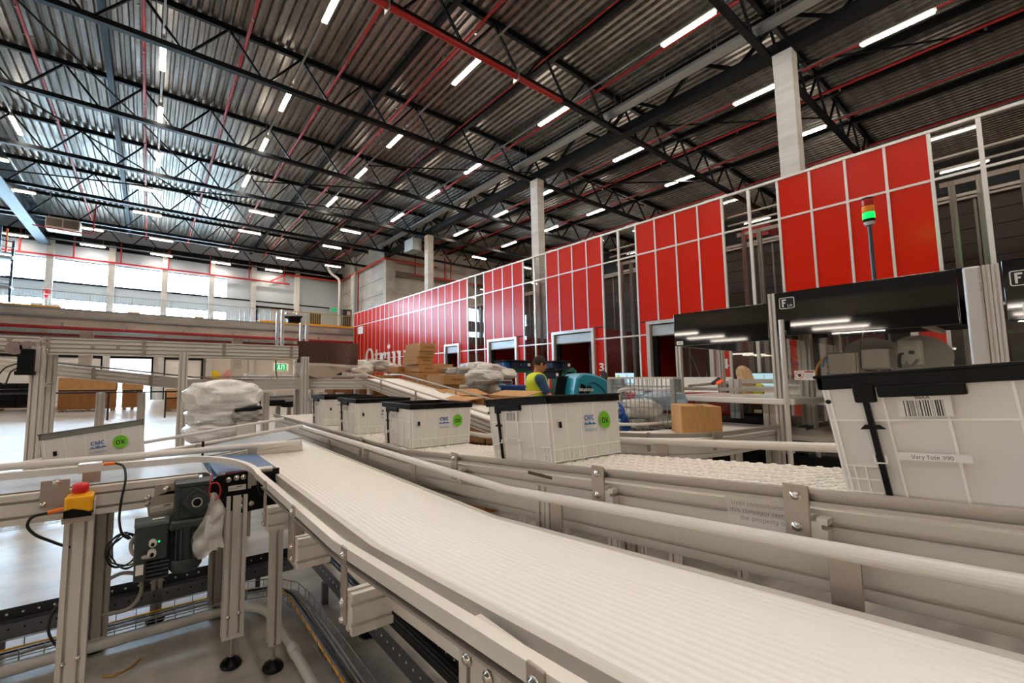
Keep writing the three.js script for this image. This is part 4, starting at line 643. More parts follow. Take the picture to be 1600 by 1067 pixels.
{ // floor trunking, wire trays and pipes
  const zc = -3.18, ch = wthing('floor_channel', 'dark galvanised perforated channel along the floor under the side conveyor', 'channel', [-0.6, 0, zc]);
  const D = M.chan = std(0x74757a, 0.4, 0.6), Hs = std(0xe8e8e4, 0.6);
  part(ch, 'upper_flange', bb(-3, 0.95, 0.2, 0.26, zc - 0.004, zc), M.chanDark = std(0x3d3f42, 0.4, 0.6)); part(ch, 'lower_flange', bb(-3, 0.95, 0.12, 0.195, zc + 0.045, zc + 0.05), D); part(ch, 'web', bb(-3, 0.95, 0.194, 0.2, zc, zc + 0.05), D);
  const h1 = [], h2 = []; for (let x = -2.9; x < 0.9; x += 0.066) { h1.push(cy(0.006, 0.006, 0.003, x, 0.23, zc + 0.001, Math.PI / 2, 0, 0, 8)); h2.push(cy(0.005, 0.005, 0.003, x + 0.02, 0.17, zc + 0.051, Math.PI / 2, 0, 0, 8)); }
  part(ch, 'upper_holes', h1, Hs, { kind: 'stuff' }); part(ch, 'lower_holes', h2, M.blackMatte, { kind: 'stuff' }); for (const x of [-2.2, -0.62, 0.7]) part(ch, 'support', bb(x, x + 0.03, 0, 0.2, zc - 0.03, zc - 0.005), D);
  const mesh = (pts, w, name, lab) => { // wire mesh tray following a floor path
    const t = wthing(name, lab, 'cable tray', [pts[0][0], 0, pts[0][2]]), P = pts.map(p => V(...p)), W = [], U = [];
    for (const [s, u] of [[-1, 0], [-0.33, 0], [0.33, 0], [1, 0], [-1, 1], [1, 1]]) W.push(sweep(circle(0.003, 5).map(([a, b]) => [a + s * w / 2, b + u * 0.06]), pts));
    for (let i = 0; i < P.length - 1; i++) { const L = P[i].distanceTo(P[i + 1]), d = P[i + 1].clone().sub(P[i]).normalize(), sd = V(-d.z, 0, d.x); for (let q = 0; q < L; q += 0.1) { const c = P[i].clone().addScaledVector(d, q), a = c.clone().addScaledVector(sd, w / 2), b = c.clone().addScaledVector(sd, -w / 2); U.push(rod(a.toArray(), b.toArray(), 0.0025, 5), rod(a.toArray(), [a.x, a.y + 0.06, a.z], 0.0025, 5), rod(b.toArray(), [b.x, b.y + 0.06, b.z], 0.0025, 5)); } }
    part(t, 'long_wires', W, M.galv); part(t, 'cross_wires', U, M.galv); return t;
  };
  const bend = [[-2.8, 0.06, -3.06], [0.62, 0.06, -3.06], [0.78, 0.06, -3.02], [0.86, 0.06, -2.9], [0.88, 0.06, -2.75], [0.88, 0.06, 0.2]];
  mesh(bend, 0.12, 'wire_tray', 'wire mesh cable tray along the floor bending under the white belt');
  const off = (d, h) => bend.map(([x, y, z], i) => i < 2 ? [x, h, z - d] : i > 3 ? [x - d, h, z] : [x - d * 0.7, h, z - d * 0.7]);
  for (const [d, m, l] of [[0.045, M.yellow, 'thin yellow cable'], [-0.01, M.cableGrey, 'grey cable'], [-0.03, M.cableGrey, 'second grey cable'], [0.015, M.cable, 'black cable']]) single('cable', tube(off(d, 0.075 + 0.006 * rnd()).flatMap((p, i, a) => i < a.length - 1 && i !== 2 && i !== 3 ? [p, p.map((v, k) => v * 0.5 + a[i + 1][k] * 0.5)] : [p]), 0.007, 120, 6), m, `${l} lying in the wire tray under the belt`, 'cable');
  mesh([[-3.2, 0.05, -5.3], [0.6, 0.05, -5.9]], 0.14, 'wire_tray', 'wire mesh tray on the bright floor behind the side conveyor');
  const pp = wthing('floor_pipe', 'white plastic pipe on the floor bending towards the lower edge', 'pipe', [0, 0, -2.95]);
  part(pp, 'pipe', tube([[-2.8, 0.05, -2.97], [-0.5, 0.04, -2.97], [0.35, 0.04, -2.97], [0.55, 0.04, -2.96], [0.66, 0.04, -2.88], [0.7, 0.04, -2.78], [0.72, 0.04, -2.5], [0.73, 0.04, -1.5], [0.74, 0.04, 0]], 0.026, 160, 12), std(0xcfcac2, 0.35)); part(pp, 'coupling', cy(0.031, 0.031, 0.06, 0.725, 0.04, -2.35, Math.PI / 2), M.white); part(pp, 'blue_clip', bx(0.02, 0.08, 0.05, 0.665, 0.05, -2.55), M.blueCrate);
  // perforated channels below the belt
  for (const [x, y, z1, l] of [[1.06, 0.14, 0.2, 'galvanised perforated channel under the white belt, left one'], [1.2, 0.2, 0.2, 'dark perforated channel under the white belt, right one']]) {
    const c = wthing('floor_channel', l, 'channel', [x, 0, -1.4]), a = -3.1; part(c, 'flange', bb(x - 0.004, x, y, y + 0.1, a, z1), x > 1.1 ? M.chanDark : D); part(c, 'web', bb(x, x + 0.05, y, y + 0.005, a, z1), D);
    const h = []; for (let z = a + 0.05; z < z1; z += 0.06) h.push(cy(0.005, 0.005, 0.003, x - 0.005, y + 0.06, z, 0, 0, Math.PI / 2, 6)); part(c, 'holes', h, Hs, { kind: 'stuff' }); for (const z of [-2.8, -1.2]) part(c, 'support', bb(x - 0.02, x + 0.02, 0, y, z, z + 0.03), D);
  }
  for (const [x, l] of [[1.105, 'upper'], [1.13, 'middle'], [1.155, 'lower']]) single('cable', tube([[x - 0.1, 0.3, -3.2], [x, 0.26, -2.9], [x, 0.25, -2.2], [x + 0.01, 0.25, -1.2], [x, 0.25, 0.1]], 0.013, 60, 8), M.cable, `thick dark cable in the channel below the belt, ${l} of three`, 'cable');
  single('wire_scrap', tube([[-0.13, 0.008, -2.72], [-0.08, 0.008, -2.7], [-0.02, 0.008, -2.72], [0.03, 0.008, -2.78]], 0.006, 20), std(0xb8873a, 0.5), 'short brown wire scrap on the floor between the near legs', 'scrap');
}
// ---------- pick machines with black headers in front of the enclosure ----------
M.header = new THREE.MeshPhysicalMaterial({ color: 0x040506, roughness: 0.04, clearcoat: 0.2, clearcoatRoughness: 0.02 });
const emblem = label(0.2, 0.185, (x, w, h) => {
  x.strokeStyle = '#e8e4de'; x.lineWidth = w * 0.05; x.beginPath(); x.roundRect(w * 0.05, h * 0.05, w * 0.9, h * 0.9, w * 0.1); x.stroke();
  x.fillStyle = '#e8e4de'; x.fillRect(w * 0.17, h * 0.17, w * 0.13, h * 0.66); x.fillRect(w * 0.17, h * 0.17, w * 0.3, h * 0.12); x.fillRect(w * 0.17, h * 0.42, w * 0.24, h * 0.11);
  x.fillStyle = '#0a0a0a'; x.fillRect(w * 0.17, h * 0.17, w * 0.03, h * 0.66);
  text(x, 'LH', w * 0.68, h * 0.72, h * 0.28, '#e8e4de');
}, '#0a0a0b', 256);
const facing = (w, h, x, y, z) => tf(new THREE.PlaneGeometry(w, h), x, y, z, 0, -Math.PI / 2, 0); // a print that faces -x
const MX = 4.5;
{
  const m = wthing('pick_machine', 'glazed machine cell with black header and white square emblem, behind the near tote', 'machine', [MX + 0.9, 0, -0.8]);
  const z0 = -1.33, z1 = -0.33, T = 2.23, B = 1.86;
  part(m, 'header', rb(0.03, T - B, z1 - z0 - 0.05, 0.006, MX, (T + B) / 2, (z0 + z1) / 2), M.header, 'glossy black header panel');
  part(m, 'emblem', facing(0.105, 0.1, MX - 0.017, 2.135, z0 + 0.1), emblem);
  part(m, 'front_pane', bb(MX - 0.004, MX, 0.9, B, z0 + 0.03, z1), M.pane);
  part(m, 'side_pane', bb(MX, MX + 1.7, 0.9, T, z0 - 0.003, z0 + 0.003), M.pane);
  part(m, 'frame_post', prof([MX, 0, z0], [MX, T, z0], 0.045, 0.045, 1, 1), M.alu);
  part(m, 'frame_post', prof([MX + 1.7, 0, z0], [MX + 1.7, T, z0], 0.09, 0.09, 1, 1), M.alu);
  part(m, 'frame_post', prof([MX + 1.7, 0, z1], [MX + 1.7, T, z1], 0.09, 0.09, 1, 1), M.alu);
  part(m, 'frame_post', prof([MX + 0.75, 0, z0], [MX + 0.75, 1.95, z0], 0.09, 0.09, 2, 2), M.alu);
  part(m, 'side_header', bb(MX, MX + 1.7, B, T, z0 - 0.006, z0 + 0.006), M.header);
  part(m, 'back_header', bb(MX + 1.7, MX + 1.73, 1.95, T, z0, z1), M.header);
  part(m, 'roof', bb(MX, MX + 1.7, T - 0.02, T, z0, z1), M.blackMatte);
  part(m, 'corner_cover', rb(0.09, T, 0.075, 0.015, MX + 0.02, T / 2, z1 + 0.0375), M.greyCover = std(0xc9c3bd, 0.4, 0.2), 'wide pale grey corner cover');
  part(m, 'hinge', rb(0.01, 0.05, 0.014, 0.004, MX - 0.03, 2.1, z1 + 0.07), M.aluDark);
  part(m, 'door_post', [prof([MX, 0, -0.237], [MX, T, -0.237], 0.03, 0.03, 1, 1, 0.008, 0.008), prof([MX, 0, -0.203], [MX, T, -0.203], 0.03, 0.03, 1, 1, 0.008, 0.008)], M.alu);
  part(m, 'handle', [rod([MX - 0.09, 0.75, z0 + 0.075], [MX - 0.09, 1.99, z0 + 0.075], 0.018, 12), rod([MX - 0.09, 1.9, z0 + 0.075], [MX, 1.9, z0 + 0.075], 0.008), rod([MX - 0.09, 0.9, z0 + 0.075], [MX, 0.9, z0 + 0.075], 0.008)], M.greyTube);
  part(m, 'table', bb(MX, MX + 1.7, 1.0, 1.04, z0, z1), M.alu); part(m, 'lower_panel', bb(MX, MX + 0.01, 0.1, 0.88, z0, z1), M.blackMatte);
  part(m, 'cross_rail', bb(MX + 0.02, MX + 1.68, 1.92, 1.95, -0.62, -0.58), M.aluDark);
  // printer and applicator inside the cell
  const p = wthing('label_applicator', 'stainless label applicator with reel and control box inside the machine cell', 'machine', [5.4, 1.04, -0.9]);
  part(p, 'base', rb(0.5, 0.4, 0.6, 0.02, 5.45, 1.24, -0.9), M.steel);
  part(p, 'front_box', rb(0.2, 0.2, 0.19, 0.012, 5.4, 1.64, -1.1), M.applicator = std(0xbdb6ac, 0.3, 0.55)); part(p, 'side_plate', rb(0.2, 0.19, 0.012, 0.004, 5.4, 1.64, -1.0), M.alu);
  part(p, 'middle_cover', rb(0.3, 0.18, 0.18, 0.015, 5.5, 1.68, -0.9), std(0xd3ccc2, 0.35, 0.3)); part(p, 'arched_cover', tf(new THREE.CylinderGeometry(0.2, 0.2, 0.3, 32, 1, false, 0, Math.PI), 5.75, 1.68, -0.97, 0, 0, Math.PI / 2), M.white);
  const cbx = part(p, 'control_box', rb(0.16, 0.21, 0.12, 0.012, 5.4, 1.72, -0.7), M.whiteGloss);
  part(cbx, 'green_switch', bx(0.01, 0.03, 0.03, 5.315, 1.72, -0.685), std(0x0c5a44, 0.4)); part(cbx, 'plug', tube([[5.3, 1.71, -0.735], [5.25, 1.7, -0.74], [5.24, 1.66, -0.745], [5.28, 1.6, -0.75]], 0.012, 16), M.blackMatte);
  part(p, 'reel', lathe([[0, -0.03], [0.19, -0.03], [0.19, -0.024], [0.06, -0.024], [0.06, 0.024], [0.19, 0.024], [0.19, 0.03], [0, 0.03]], 5.65, 1.69, -0.69, 0, 0, Math.PI / 2, 40), M.reel = new THREE.MeshPhysicalMaterial({ color: 0xe4dfd8, roughness: 0.2, transmission: 0.25, thickness: 0 }));
  part(p, 'lever', [rod([5.33, 1.6, -0.69], [5.3, 1.66, -0.65], 0.012), rod([5.33, 1.6, -0.71], [5.32, 1.65, -0.72], 0.008)], M.steel);
  part(p, 'yellow_hose', tube([[5.4, 1.5, -1.305], [5.4, 1.605, -1.29], [5.4, 1.689, -1.245], [5.4, 1.728, -1.181], [5.4, 1.731, -1.116]], 0.011, 30), M.yellow);
  part(p, 'blue_hose', [tube([[5.35, 1.62, -1.24], [5.3, 1.68, -1.21], [5.36, 1.71, -1.18], [5.33, 1.6, -1.2]], 0.01, 30), tube([[5.4, 1.55, -1.22], [5.34, 1.6, -1.16], [5.4, 1.66, -1.22]], 0.01, 24)], std(0x4a86b8, 0.4));
  part(p, 'feeler', rod([5.4, 1.616, -1.035], [5.4, 2.032, -0.938], 0.005, 6), M.steel);
  const t = wthing('signal_tower', 'signal tower with red, amber and lit green segments on a pole above the machine', 'signal light', [5, 2.23, -0.805]);
  part(t, 'pole', rod([5, 2.2, -0.805], [5, 2.78, -0.805], 0.014, 12), std(0x55565a, 0.4, 0.6)); part(t, 'collar', cy(0.036, 0.028, 0.03, 5, 2.79, -0.805), M.greyTube); part(t, 'foot', cy(0.036, 0.036, 0.025, 5, 2.815, -0.805), M.blackMatte);
  const seg = (y, mat) => part(t, 'lens', lathe([[0, 0], [0.036, 0], [0.038, 0.006], [0.036, 0.012], [0.038, 0.02], [0.036, 0.028], [0.038, 0.036], [0.036, 0.045], [0.036, 0.055], [0, 0.055]], 5, y, -0.805), mat);
  seg(2.828, std(0x07b040, 0.3, 0, { emissive: 0x0aff60, emissiveIntensity: 1.4 })); seg(2.883, std(0xf08a10, 0.3)); seg(2.938, std(0xb5221a, 0.3)); part(t, 'cap', cy(0.034, 0.037, 0.014, 5, 3.0, -0.805), M.blackMatte);
  const gl = new THREE.PointLight(0x20ff70, 0.6); gl.position.set(5, 2.855, -0.805); t.add(gl);
  const s = single('safety_sign', facing(0.125, 0.075, MX - 0.06, 1.53, -1.14), label(0.125, 0.075, (x, w, h) => {
    x.strokeStyle = '#c22020'; x.lineWidth = w * 0.03; x.beginPath(); x.arc(w * 0.24, h * 0.5, h * 0.36, 0, 7); x.stroke();
    x.fillStyle = '#1a1a1a'; x.beginPath(); x.ellipse(w * 0.26, h * 0.5, h * 0.15, h * 0.17, 0.3, 0, 7); x.fill(); x.beginPath(); x.moveTo(w * 0.1, h * 0.28); x.lineTo(w * 0.38, h * 0.74); x.stroke();
    x.fillStyle = '#d8661a'; x.fillRect(w * 0.48, h * 0.06, w * 0.12, h * 0.16); x.fillStyle = '#a52014'; x.fillRect(w * 0.6, h * 0.06, w * 0.36, h * 0.16); x.fillStyle = '#99938c'; for (let k = 0; k < 4; k++) x.fillRect(w * 0.52, h * (0.38 + k * 0.12), w * 0.38, h * 0.04);
  }), 'white safety sign with a red ring and hand symbol left of the near tote', 'sign');
}
{ // second cell further left, third cell cut by the frame on the right
  const m = wthing('pick_machine', 'glazed machine cell with plain black header left of the emblem machine', 'machine', [MX + 0.9, 0, -1.75]);
  const z0 = -2.13, z1 = -1.36, T = 2.155, B = 1.83;
  part(m, 'header', rb(0.03, T - B, z1 - z0, 0.006, MX, (T + B) / 2, (z0 + z1) / 2), M.header); part(m, 'tag', facing(0.06, 0.035, MX - 0.017, 1.86, z0 + 0.05), label(0.06, 0.035, (x, w, h) => text(x, '4001', w / 2, h / 2, h * 0.6, '#555'), '#eeeae4', 128));
  part(m, 'front_pane', bb(MX - 0.004, MX, 1.2, B, z0 + 0.03, z1), M.pane); part(m, 'side_header', bb(MX, MX + 1.7, B, T, z0 - 0.006, z0 + 0.006), M.header);
  part(m, 'frame_post', prof([MX, 0, z0 + 0.03], [MX, B, z0 + 0.03], 0.045, 0.045, 1, 1), M.alu); part(m, 'frame_post', prof([MX + 1.7, 0, -2.4], [MX + 1.7, T, -2.4], 0.07, 0.07, 2, 2), M.alu);
  part(m, 'work_table', rb(1.3, 0.05, 1.05, 0.01, MX + 0.6, 1.31, -1.75), M.whiteGloss); part(m, 'shelf_rail', [bb(MX, MX + 0.05, 1.39, 1.42, z0, z1), bb(MX + 1.2, MX + 1.25, 1.39, 1.42, z0, z1)], M.alu);
  part(m, 'table_leg', [prof([MX + 0.2, 0, -2.0], [MX + 0.2, 1.29, -2.0], 0.09, 0.09, 1, 1), prof([MX + 0.2, 0, -1.45], [MX + 0.2, 1.29, -1.45], 0.09, 0.09, 1, 1), prof([MX + 1.0, 0, -2.0], [MX + 1.0, 1.5, -2.0], 0.09, 0.09, 1, 1)], M.alu);
  part(m, 'back_shelf', bb(MX + 1.3, MX + 1.7, 1.45, 1.5, z0, z1), M.alu);
  const n = wthing('pick_machine', 'machine cell with black header and emblem cut off by the right picture edge', 'machine', [MX + 0.9, 0, 0.4]);
  part(n, 'header', rb(0.03, 0.38, 1.05, 0.006, MX, 2.05, 0.345), M.header); part(n, 'emblem', facing(0.105, 0.1, MX - 0.017, 2.12, -0.105), emblem);
  part(n, 'front_pane', bb(MX - 0.004, MX, 0.9, 1.86, -0.18, 0.87), M.pane); part(n, 'handle', rod([MX - 0.09, 0.75, -0.1], [MX - 0.09, 1.96, -0.1], 0.018, 12), M.greyTube);
  part(n, 'frame_post', [prof([MX + 1.7, 0, 0], [MX + 1.7, 2.24, 0], 0.09, 0.09, 1, 1), prof([MX + 1.7, 0, 1], [MX + 1.7, 2.24, 1], 0.09, 0.09, 1, 1)], M.alu); part(n, 'roof', bb(MX, MX + 1.7, 2.21, 2.24, -0.18, 0.87), M.blackMatte);
}
// ---------- overhead conveyor, inclined conveyor and ramp in the middle distance ----------
{
  const z = -6.2, c = wthing('overhead_conveyor', 'raised aluminium framed conveyor spanning the left half on tall posts', 'conveyor', [-0.5, 0, z]);
  const y0 = 1.775, y1 = 1.97, ym = (y0 + y1) / 2;
  part(c, 'side_beam', prof([-1.02, ym, z], [1.87, ym + 0.02, z], 0.06, y1 - y0, 0, 4, 0.014, 0.026), M.alu); part(c, 'side_beam', prof([-4, ym + 0.035, z - 0.5], [1.87, ym + 0.02, z - 0.5], 0.06, y1 - y0, 0, 4, 0.014, 0.026), M.alu);
  part(c, 'side_beam', prof([-4, ym + 0.03, z], [-1.04, ym + 0.03, z], 0.06, y1 - y0 - 0.06, 0, 3, 0.014, 0.026), M.alu);
  part(c, 'belt', bb(-4, 1.87, y1 - 0.04, y1 - 0.03, z - 0.48, z - 0.02), M.beltWhite);
  for (const p of [[-1.244, 1.835, -6.18], [-1.13, 1.847, -6.18]]) { const d = part(c, 'end_drum', cy(0.07, 0.07, 0.06, p[0], p[1], p[2] + 0.01, Math.PI / 2, 0, 0, 28), M.drum = std(0x9a8683, 0.5, 0.3)); part(d, 'shaft', cy(0.012, 0.012, 0.07, p[0], p[1], p[2] + 0.015, Math.PI / 2), M.steel); }
  for (const p of [[-0.975, 1.888, -6.17], [-0.062, 1.889, -6.17], [0.85, 1.909, -6.17], [1.763, 1.907, -6.17]]) { const q = part(c, 'joint_plate', rb(0.045, 0.19, 0.012, 0.003, p[0], p[1] - 0.01, p[2] + 0.005), M.plate); parts(q, 'bolt', [boltZ(p[0], p[1] + 0.045, p[2] + 0.012, 0.006), boltZ(p[0], p[1] - 0.06, p[2] + 0.012, 0.006)], M.bolt); }
  for (const p of [[-0.567, 1.869, -6.17], [-0.322, 1.879, -6.17], [-1.289, 1.937, -6.17]]) part(c, 'small_bracket', rb(0.04, 0.04, 0.012, 0.003, p[0], p[1], p[2] + 0.005), M.plate);
  const post = (x, zz, top, w = 0.075, n = 2) => { part(c, 'post', prof([x, 0, zz], [x, top, zz], w, w, n, n, 0.014, 0.022), M.alu); part(c, 'foot_plate', bb(x - 0.06, x + 0.06, 0, 0.012, zz - 0.06, zz + 0.06), M.aluDark); };
  post([-1.035, 1.833, -6.13][0], z + 0.06, 1.86, 0.11); post([-1.003, 1.753, -6.75][0], z - 0.45, 1.8, 0.11); post([0.372, 1.764, -6.13][0], z + 0.08, 1.85, 0.1); post([1.954, 1.806, -6.13][0], z + 0.08, 1.83, 0.1); post([2.031, 1.831, -6.7][0], z - 0.5, 1.8, 0.1); post([2.305, 1.522, -6.8][0], z - 0.6, 1.7, 0.06, 1); post([2.764, 1.521, -6.05][0], z + 0.15, 1.55, 0.06, 1);
  part(c, 'cross_tie', prof([[-1.015, 1.458, -6.13][0], 1.42, z + 0.02], [[-0.98, 1.454, -6.7][0], 1.45, z - 0.42], 0.04, 0.03, 1, 1), M.alu);
  // brown curved end with chute below
  const arc = [[1.86, ym + 0.01, z], [2.05, ym + 0.012, z], [2.25, ym + 0.01, z + 0.03], [2.45, ym, z + 0.1], [2.6, ym - 0.015, z + 0.22], [2.68, ym - 0.025, z + 0.38]];
  const smooth = new THREE.CatmullRomCurve3(arc.map(p => V(...p))).getPoints(24).map(p => p.toArray());
  part(c, 'curve_wall', sweep([[-0.004, -0.14], [-0.004, 0.19], [0.004, 0.19], [0.004, -0.14]], smooth), M.curveBrown = std(0x5d4338, 0.35, 0.5), 'curved brown steel side wall'); part(c, 'curve_rail', sweep([[-0.02, -0.18], [-0.02, -0.145], [0.02, -0.145], [0.02, -0.18]], smooth), M.alu);
  const sp = []; for (let i = 3; i < 24; i += 2) sp.push(new THREE.SphereGeometry(0.005, 6, 5).translate(smooth[i][0], smooth[i][1] - 0.07, smooth[i][2] + 0.006)); part(c, 'curve_rivets', sp, M.bolt, { kind: 'stuff' });
  part(c, 'chute', tf(poly([[0, 0], [0.8, 0], [0.3, -0.22], [0.05, -0.15]], 0.4), 1.95, 1.7, z - 0.1, 0, 0.1, 0), std(0xb9a792, 0.5));
  const m = wthing('drive_motor', 'black drive motor box hanging left of the tall post with two looped cables', 'motor', [-0.93, 1.5, -4.3]), q = [-1.116, 1.652, -6.05];
  part(m, 'body', [rb(0.13, 0.2, 0.12, 0.01, q[0], q[1], q[2]), rb(0.11, 0.08, 0.11, 0.01, q[0] + 0.01, q[1] + 0.13, q[2]), rb(0.16, 0.04, 0.14, 0.005, q[0], q[1] - 0.09, q[2])], M.blackMatte);
  part(m, 'cable', [tube([[-1.163, 1.672, -6.05], [-1.223, 1.65, -6.05], [-1.28, 1.615, -6.05], [-1.343, 1.514, -6.05]], 0.007, 24), tube([[-1.161, 1.631, -6.05], [-1.229, 1.582, -6.05], [-1.254, 1.501, -6.05], [-1.271, 1.447, -6.05], [-1.33, 1.467, -6.05]], 0.007, 24)], M.cable);
  const g = wthing('scanner_gantry', 'slim four post frame with a dark scanner head standing on the raised conveyor', 'scanner', [1.25, 1.7, -4.7]);
  for (const [x, zz, t] of [[434, -6.8, 488], [442, -6.25, 483], [472, -6.8, 489], [480, -6.25, 490]]) { const a = { 434: [1.712, 2.561, -6.8], 442: [1.647, 2.529, -6.25], 472: [2.097, 2.594, -6.8], 480: [2.017, 2.503, -6.25] }[x]; part(g, 'gantry_post', prof([a[0], 1.8, zz], [a[0], a[1], zz], 0.042, 0.042, 1, 1, 0.012, 0.012), M.gant = std(0xd5d3d0, 0.35, 0.4)); }
  part(g, 'top_bar', [bar([1.713, 2.54, -6.8], [2.098, 2.583, -6.8], 0.03), bar([1.649, 2.452, -6.25], [2.018, 2.483, -6.25], 0.03)], M.gant);
  part(g, 'scanner_head', [tf(new RoundedBoxGeometry(0.18, 0.09, 0.14, 2, 0.01), ...[1.886, 2.423, -6.5]), tf(new RoundedBoxGeometry(0.24, 0.03, 0.2, 2, 0.006), ...[1.874, 2.473, -6.5])], M.blackMatte); part(g, 'bracket', [tf(new RoundedBoxGeometry(0.06, 0.035, 0.08, 2, 0.005), ...[1.783, 2.516, -6.5]), tf(new RoundedBoxGeometry(0.1, 0.03, 0.08, 2, 0.005), ...[1.975, 2.522, -6.5])], M.steel); part(g, 'blue_light', tf(new RoundedBoxGeometry(0.03, 0.05, 0.08, 2, 0.004), ...[1.796, 2.407, -6.5]), std(0x7fb2e0, 0.3)); part(g, 'cable', tube([[1.705, 2.446, -6.8], [1.7, 2.238, -6.8], [1.707, 1.981, -6.8], [1.705, 1.674, -6.8], [1.73, 1.501, -6.8]], 0.008, 30), M.cable);
}
{ // inclined then level conveyor behind, and the ramp down to the tote conveyor
  const c = wthing('inclined_conveyor', 'aluminium conveyor sloping down from the left to a level run behind the bag pile', 'conveyor', [0.5, 0, -5]);
  const P = [[-2.031, 1.714, -7.651], [-1.072, 1.619, -7.226], [0.388, 1.436, -6.964], [0.542, 1.417, -6.926], [1.947, 1.424, -6.265], [2.848, 1.422, -5.808]];
  part(c, 'side_beam', sweep(slotted(0.05, 0.16, 0, 3, 0.014, 0.02), P), M.alu); part(c, 'belt', sweep([[-0.03, 0.05], [-0.03, 0.056], [-0.4, 0.056], [-0.4, 0.05]], P), M.beltWhite);
  part(c, 'guard_rail', sweep([[0.01, 0.1], [0.01, 0.118], [0.03, 0.118], [0.03, 0.1]], P), M.aluDark);
  for (const p of [[-0.538, 1.343, -7.148], [-0.068, 1.338, -7.086], [1.514, 1.326, -6.611], [2.254, 1.326, -6.137], [2.526, 1.321, -6.142]]) part(c, 'post', prof([p[0], 0, p[2]], [p[0], p[1] - 0.03, p[2]], 0.1, 0.1, 2, 2, 0.016, 0.016), M.alu);
  for (const p of [[-0.631, 1.579, -7.126], [0.025, 1.483, -6.977], [1.414, 1.424, -6.594]]) part(c, 'joint_plate', rb(0.04, 0.15, 0.02, 0.003, p[0], p[1], p[2] + 0.03), M.plate);
  part(c, 'cable', sweep(circle(0.006, 6), [[-1.151, 1.718, -7.207], [0.057, 1.589, -6.804], [0.769, 1.501, -6.714], [1.524, 1.482, -6.471]]), M.cable);
  const r = wthing('ramp_conveyor', 'white belt ramp descending from the level conveyor towards the totes', 'conveyor', [3.0, 0, -4.2]);
  const R = [[0, 1.505, -6.2], [0, 1.505, -5.69], [0, 1.115, -3.07], [0, 1.0, -2.3]].map(p => [3.05, p[1], p[2]]);
  part(r, 'belt', sweep([[-0.26, 0], [0.26, 0], [0.26, -0.01], [-0.26, -0.01]], R), M.beltWhite);
  for (const s of [-1, 1]) { part(r, 'side_beam', sweep(slotted(0.05, 0.13, 0, 3, 0.012, 0.02).map(([a, b]) => [a * -s + s * 0.275, b - 0.06]), R), M.alu); part(r, 'guard_tube', sweep(circle(0.013).map(([a, b]) => [a + s * 0.31, b + 0.065]), R), s < 0 ? M.aluDark : M.greyTube); }
  for (const z of [-5.2, -4.3, -3.4, -2.6]) for (const s of [-1, 1]) { const y = 1.505 - (z + 5.69) * 0.149; part(r, 'bracket', bb(3.05 + s * 0.3, 3.05 + s * 0.312, y - 0.08, y + 0.06, z, z + 0.025), M.plate); }
  for (const [z, h] of [[-5.6, 1.38], [-4.2, 1.18], [-2.6, 0.95]]) for (const s of [-1, 1]) part(r, 'leg', prof([3.05 + s * 0.275, 0, z], [3.05 + s * 0.275, h, z], 0.06, 0.06, 1, 1), M.alu);
}
// ---------- crumpled plastic film pile on a small cart ----------
function blob(rx, ry, rz, k, f, det = 14) { // crumpled rounded lump standing on y = 0
  let g = new THREE.IcosahedronGeometry(1, det); g.deleteAttribute('uv'); g.deleteAttribute('normal'); g = mergeVertices(g, 1e-4); const p = g.attributes.position, a = rr(0, 9);
  for (let i = 0; i < p.count; i++) { const x = p.getX(i), y = p.getY(i), z = p.getZ(i);
    const n = Math.sin(x * f + a) * Math.cos(y * f * 1.3 - a) + 0.6 * Math.sin(z * f * 1.9 + x * f * 0.8 + a) + 0.5 * Math.abs(Math.sin(y * f * 2.1 + z * f + a * 2)) + 0.35 * Math.abs(Math.sin(x * f * 3.3 - z * f * 2.2)) + 0.3 * Math.abs(Math.sin(y * f * 4.1 + x * f * 2.7 + a)) + 0.2 * Math.abs(Math.sin(x * f * 6 + y * f * 3 - z * f * 5));
    const s = 1 + k * n; p.setXYZ(i, Math.sign(x) * Math.pow(Math.abs(x), 0.72) * rx * s, Math.max(-0.99, Math.sign(y) * Math.pow(Math.abs(y), 0.72) * s) * ry + ry, Math.sign(z) * Math.pow(Math.abs(z), 0.72) * rz * s); }
  g.computeVertexNormals(); const uv = new Float32Array(p.count * 2); for (let i = 0; i < p.count; i++) { uv[2 * i] = (p.getX(i) + 0.6 * p.getZ(i)) * 1.6; uv[2 * i + 1] = (p.getY(i) + 0.5 * p.getZ(i)) * 1.6; } g.setAttribute('uv', new THREE.BufferAttribute(uv, 2)); return g;
}
const crease = (() => { const n = noise2(512, 512, [7, 6], 4), m = noise2(512, 512, [11, 9], 3); return tex(512, 512, (i, j) => { const k = j * 512 + i, v = 255 * Math.min(1, Math.pow(Math.abs(n[k] - 0.5) * 5, 0.6) * 0.6 + Math.pow(Math.abs(m[k] - 0.5) * 5, 0.6) * 0.4); return [v, v, v]; }, false); })();
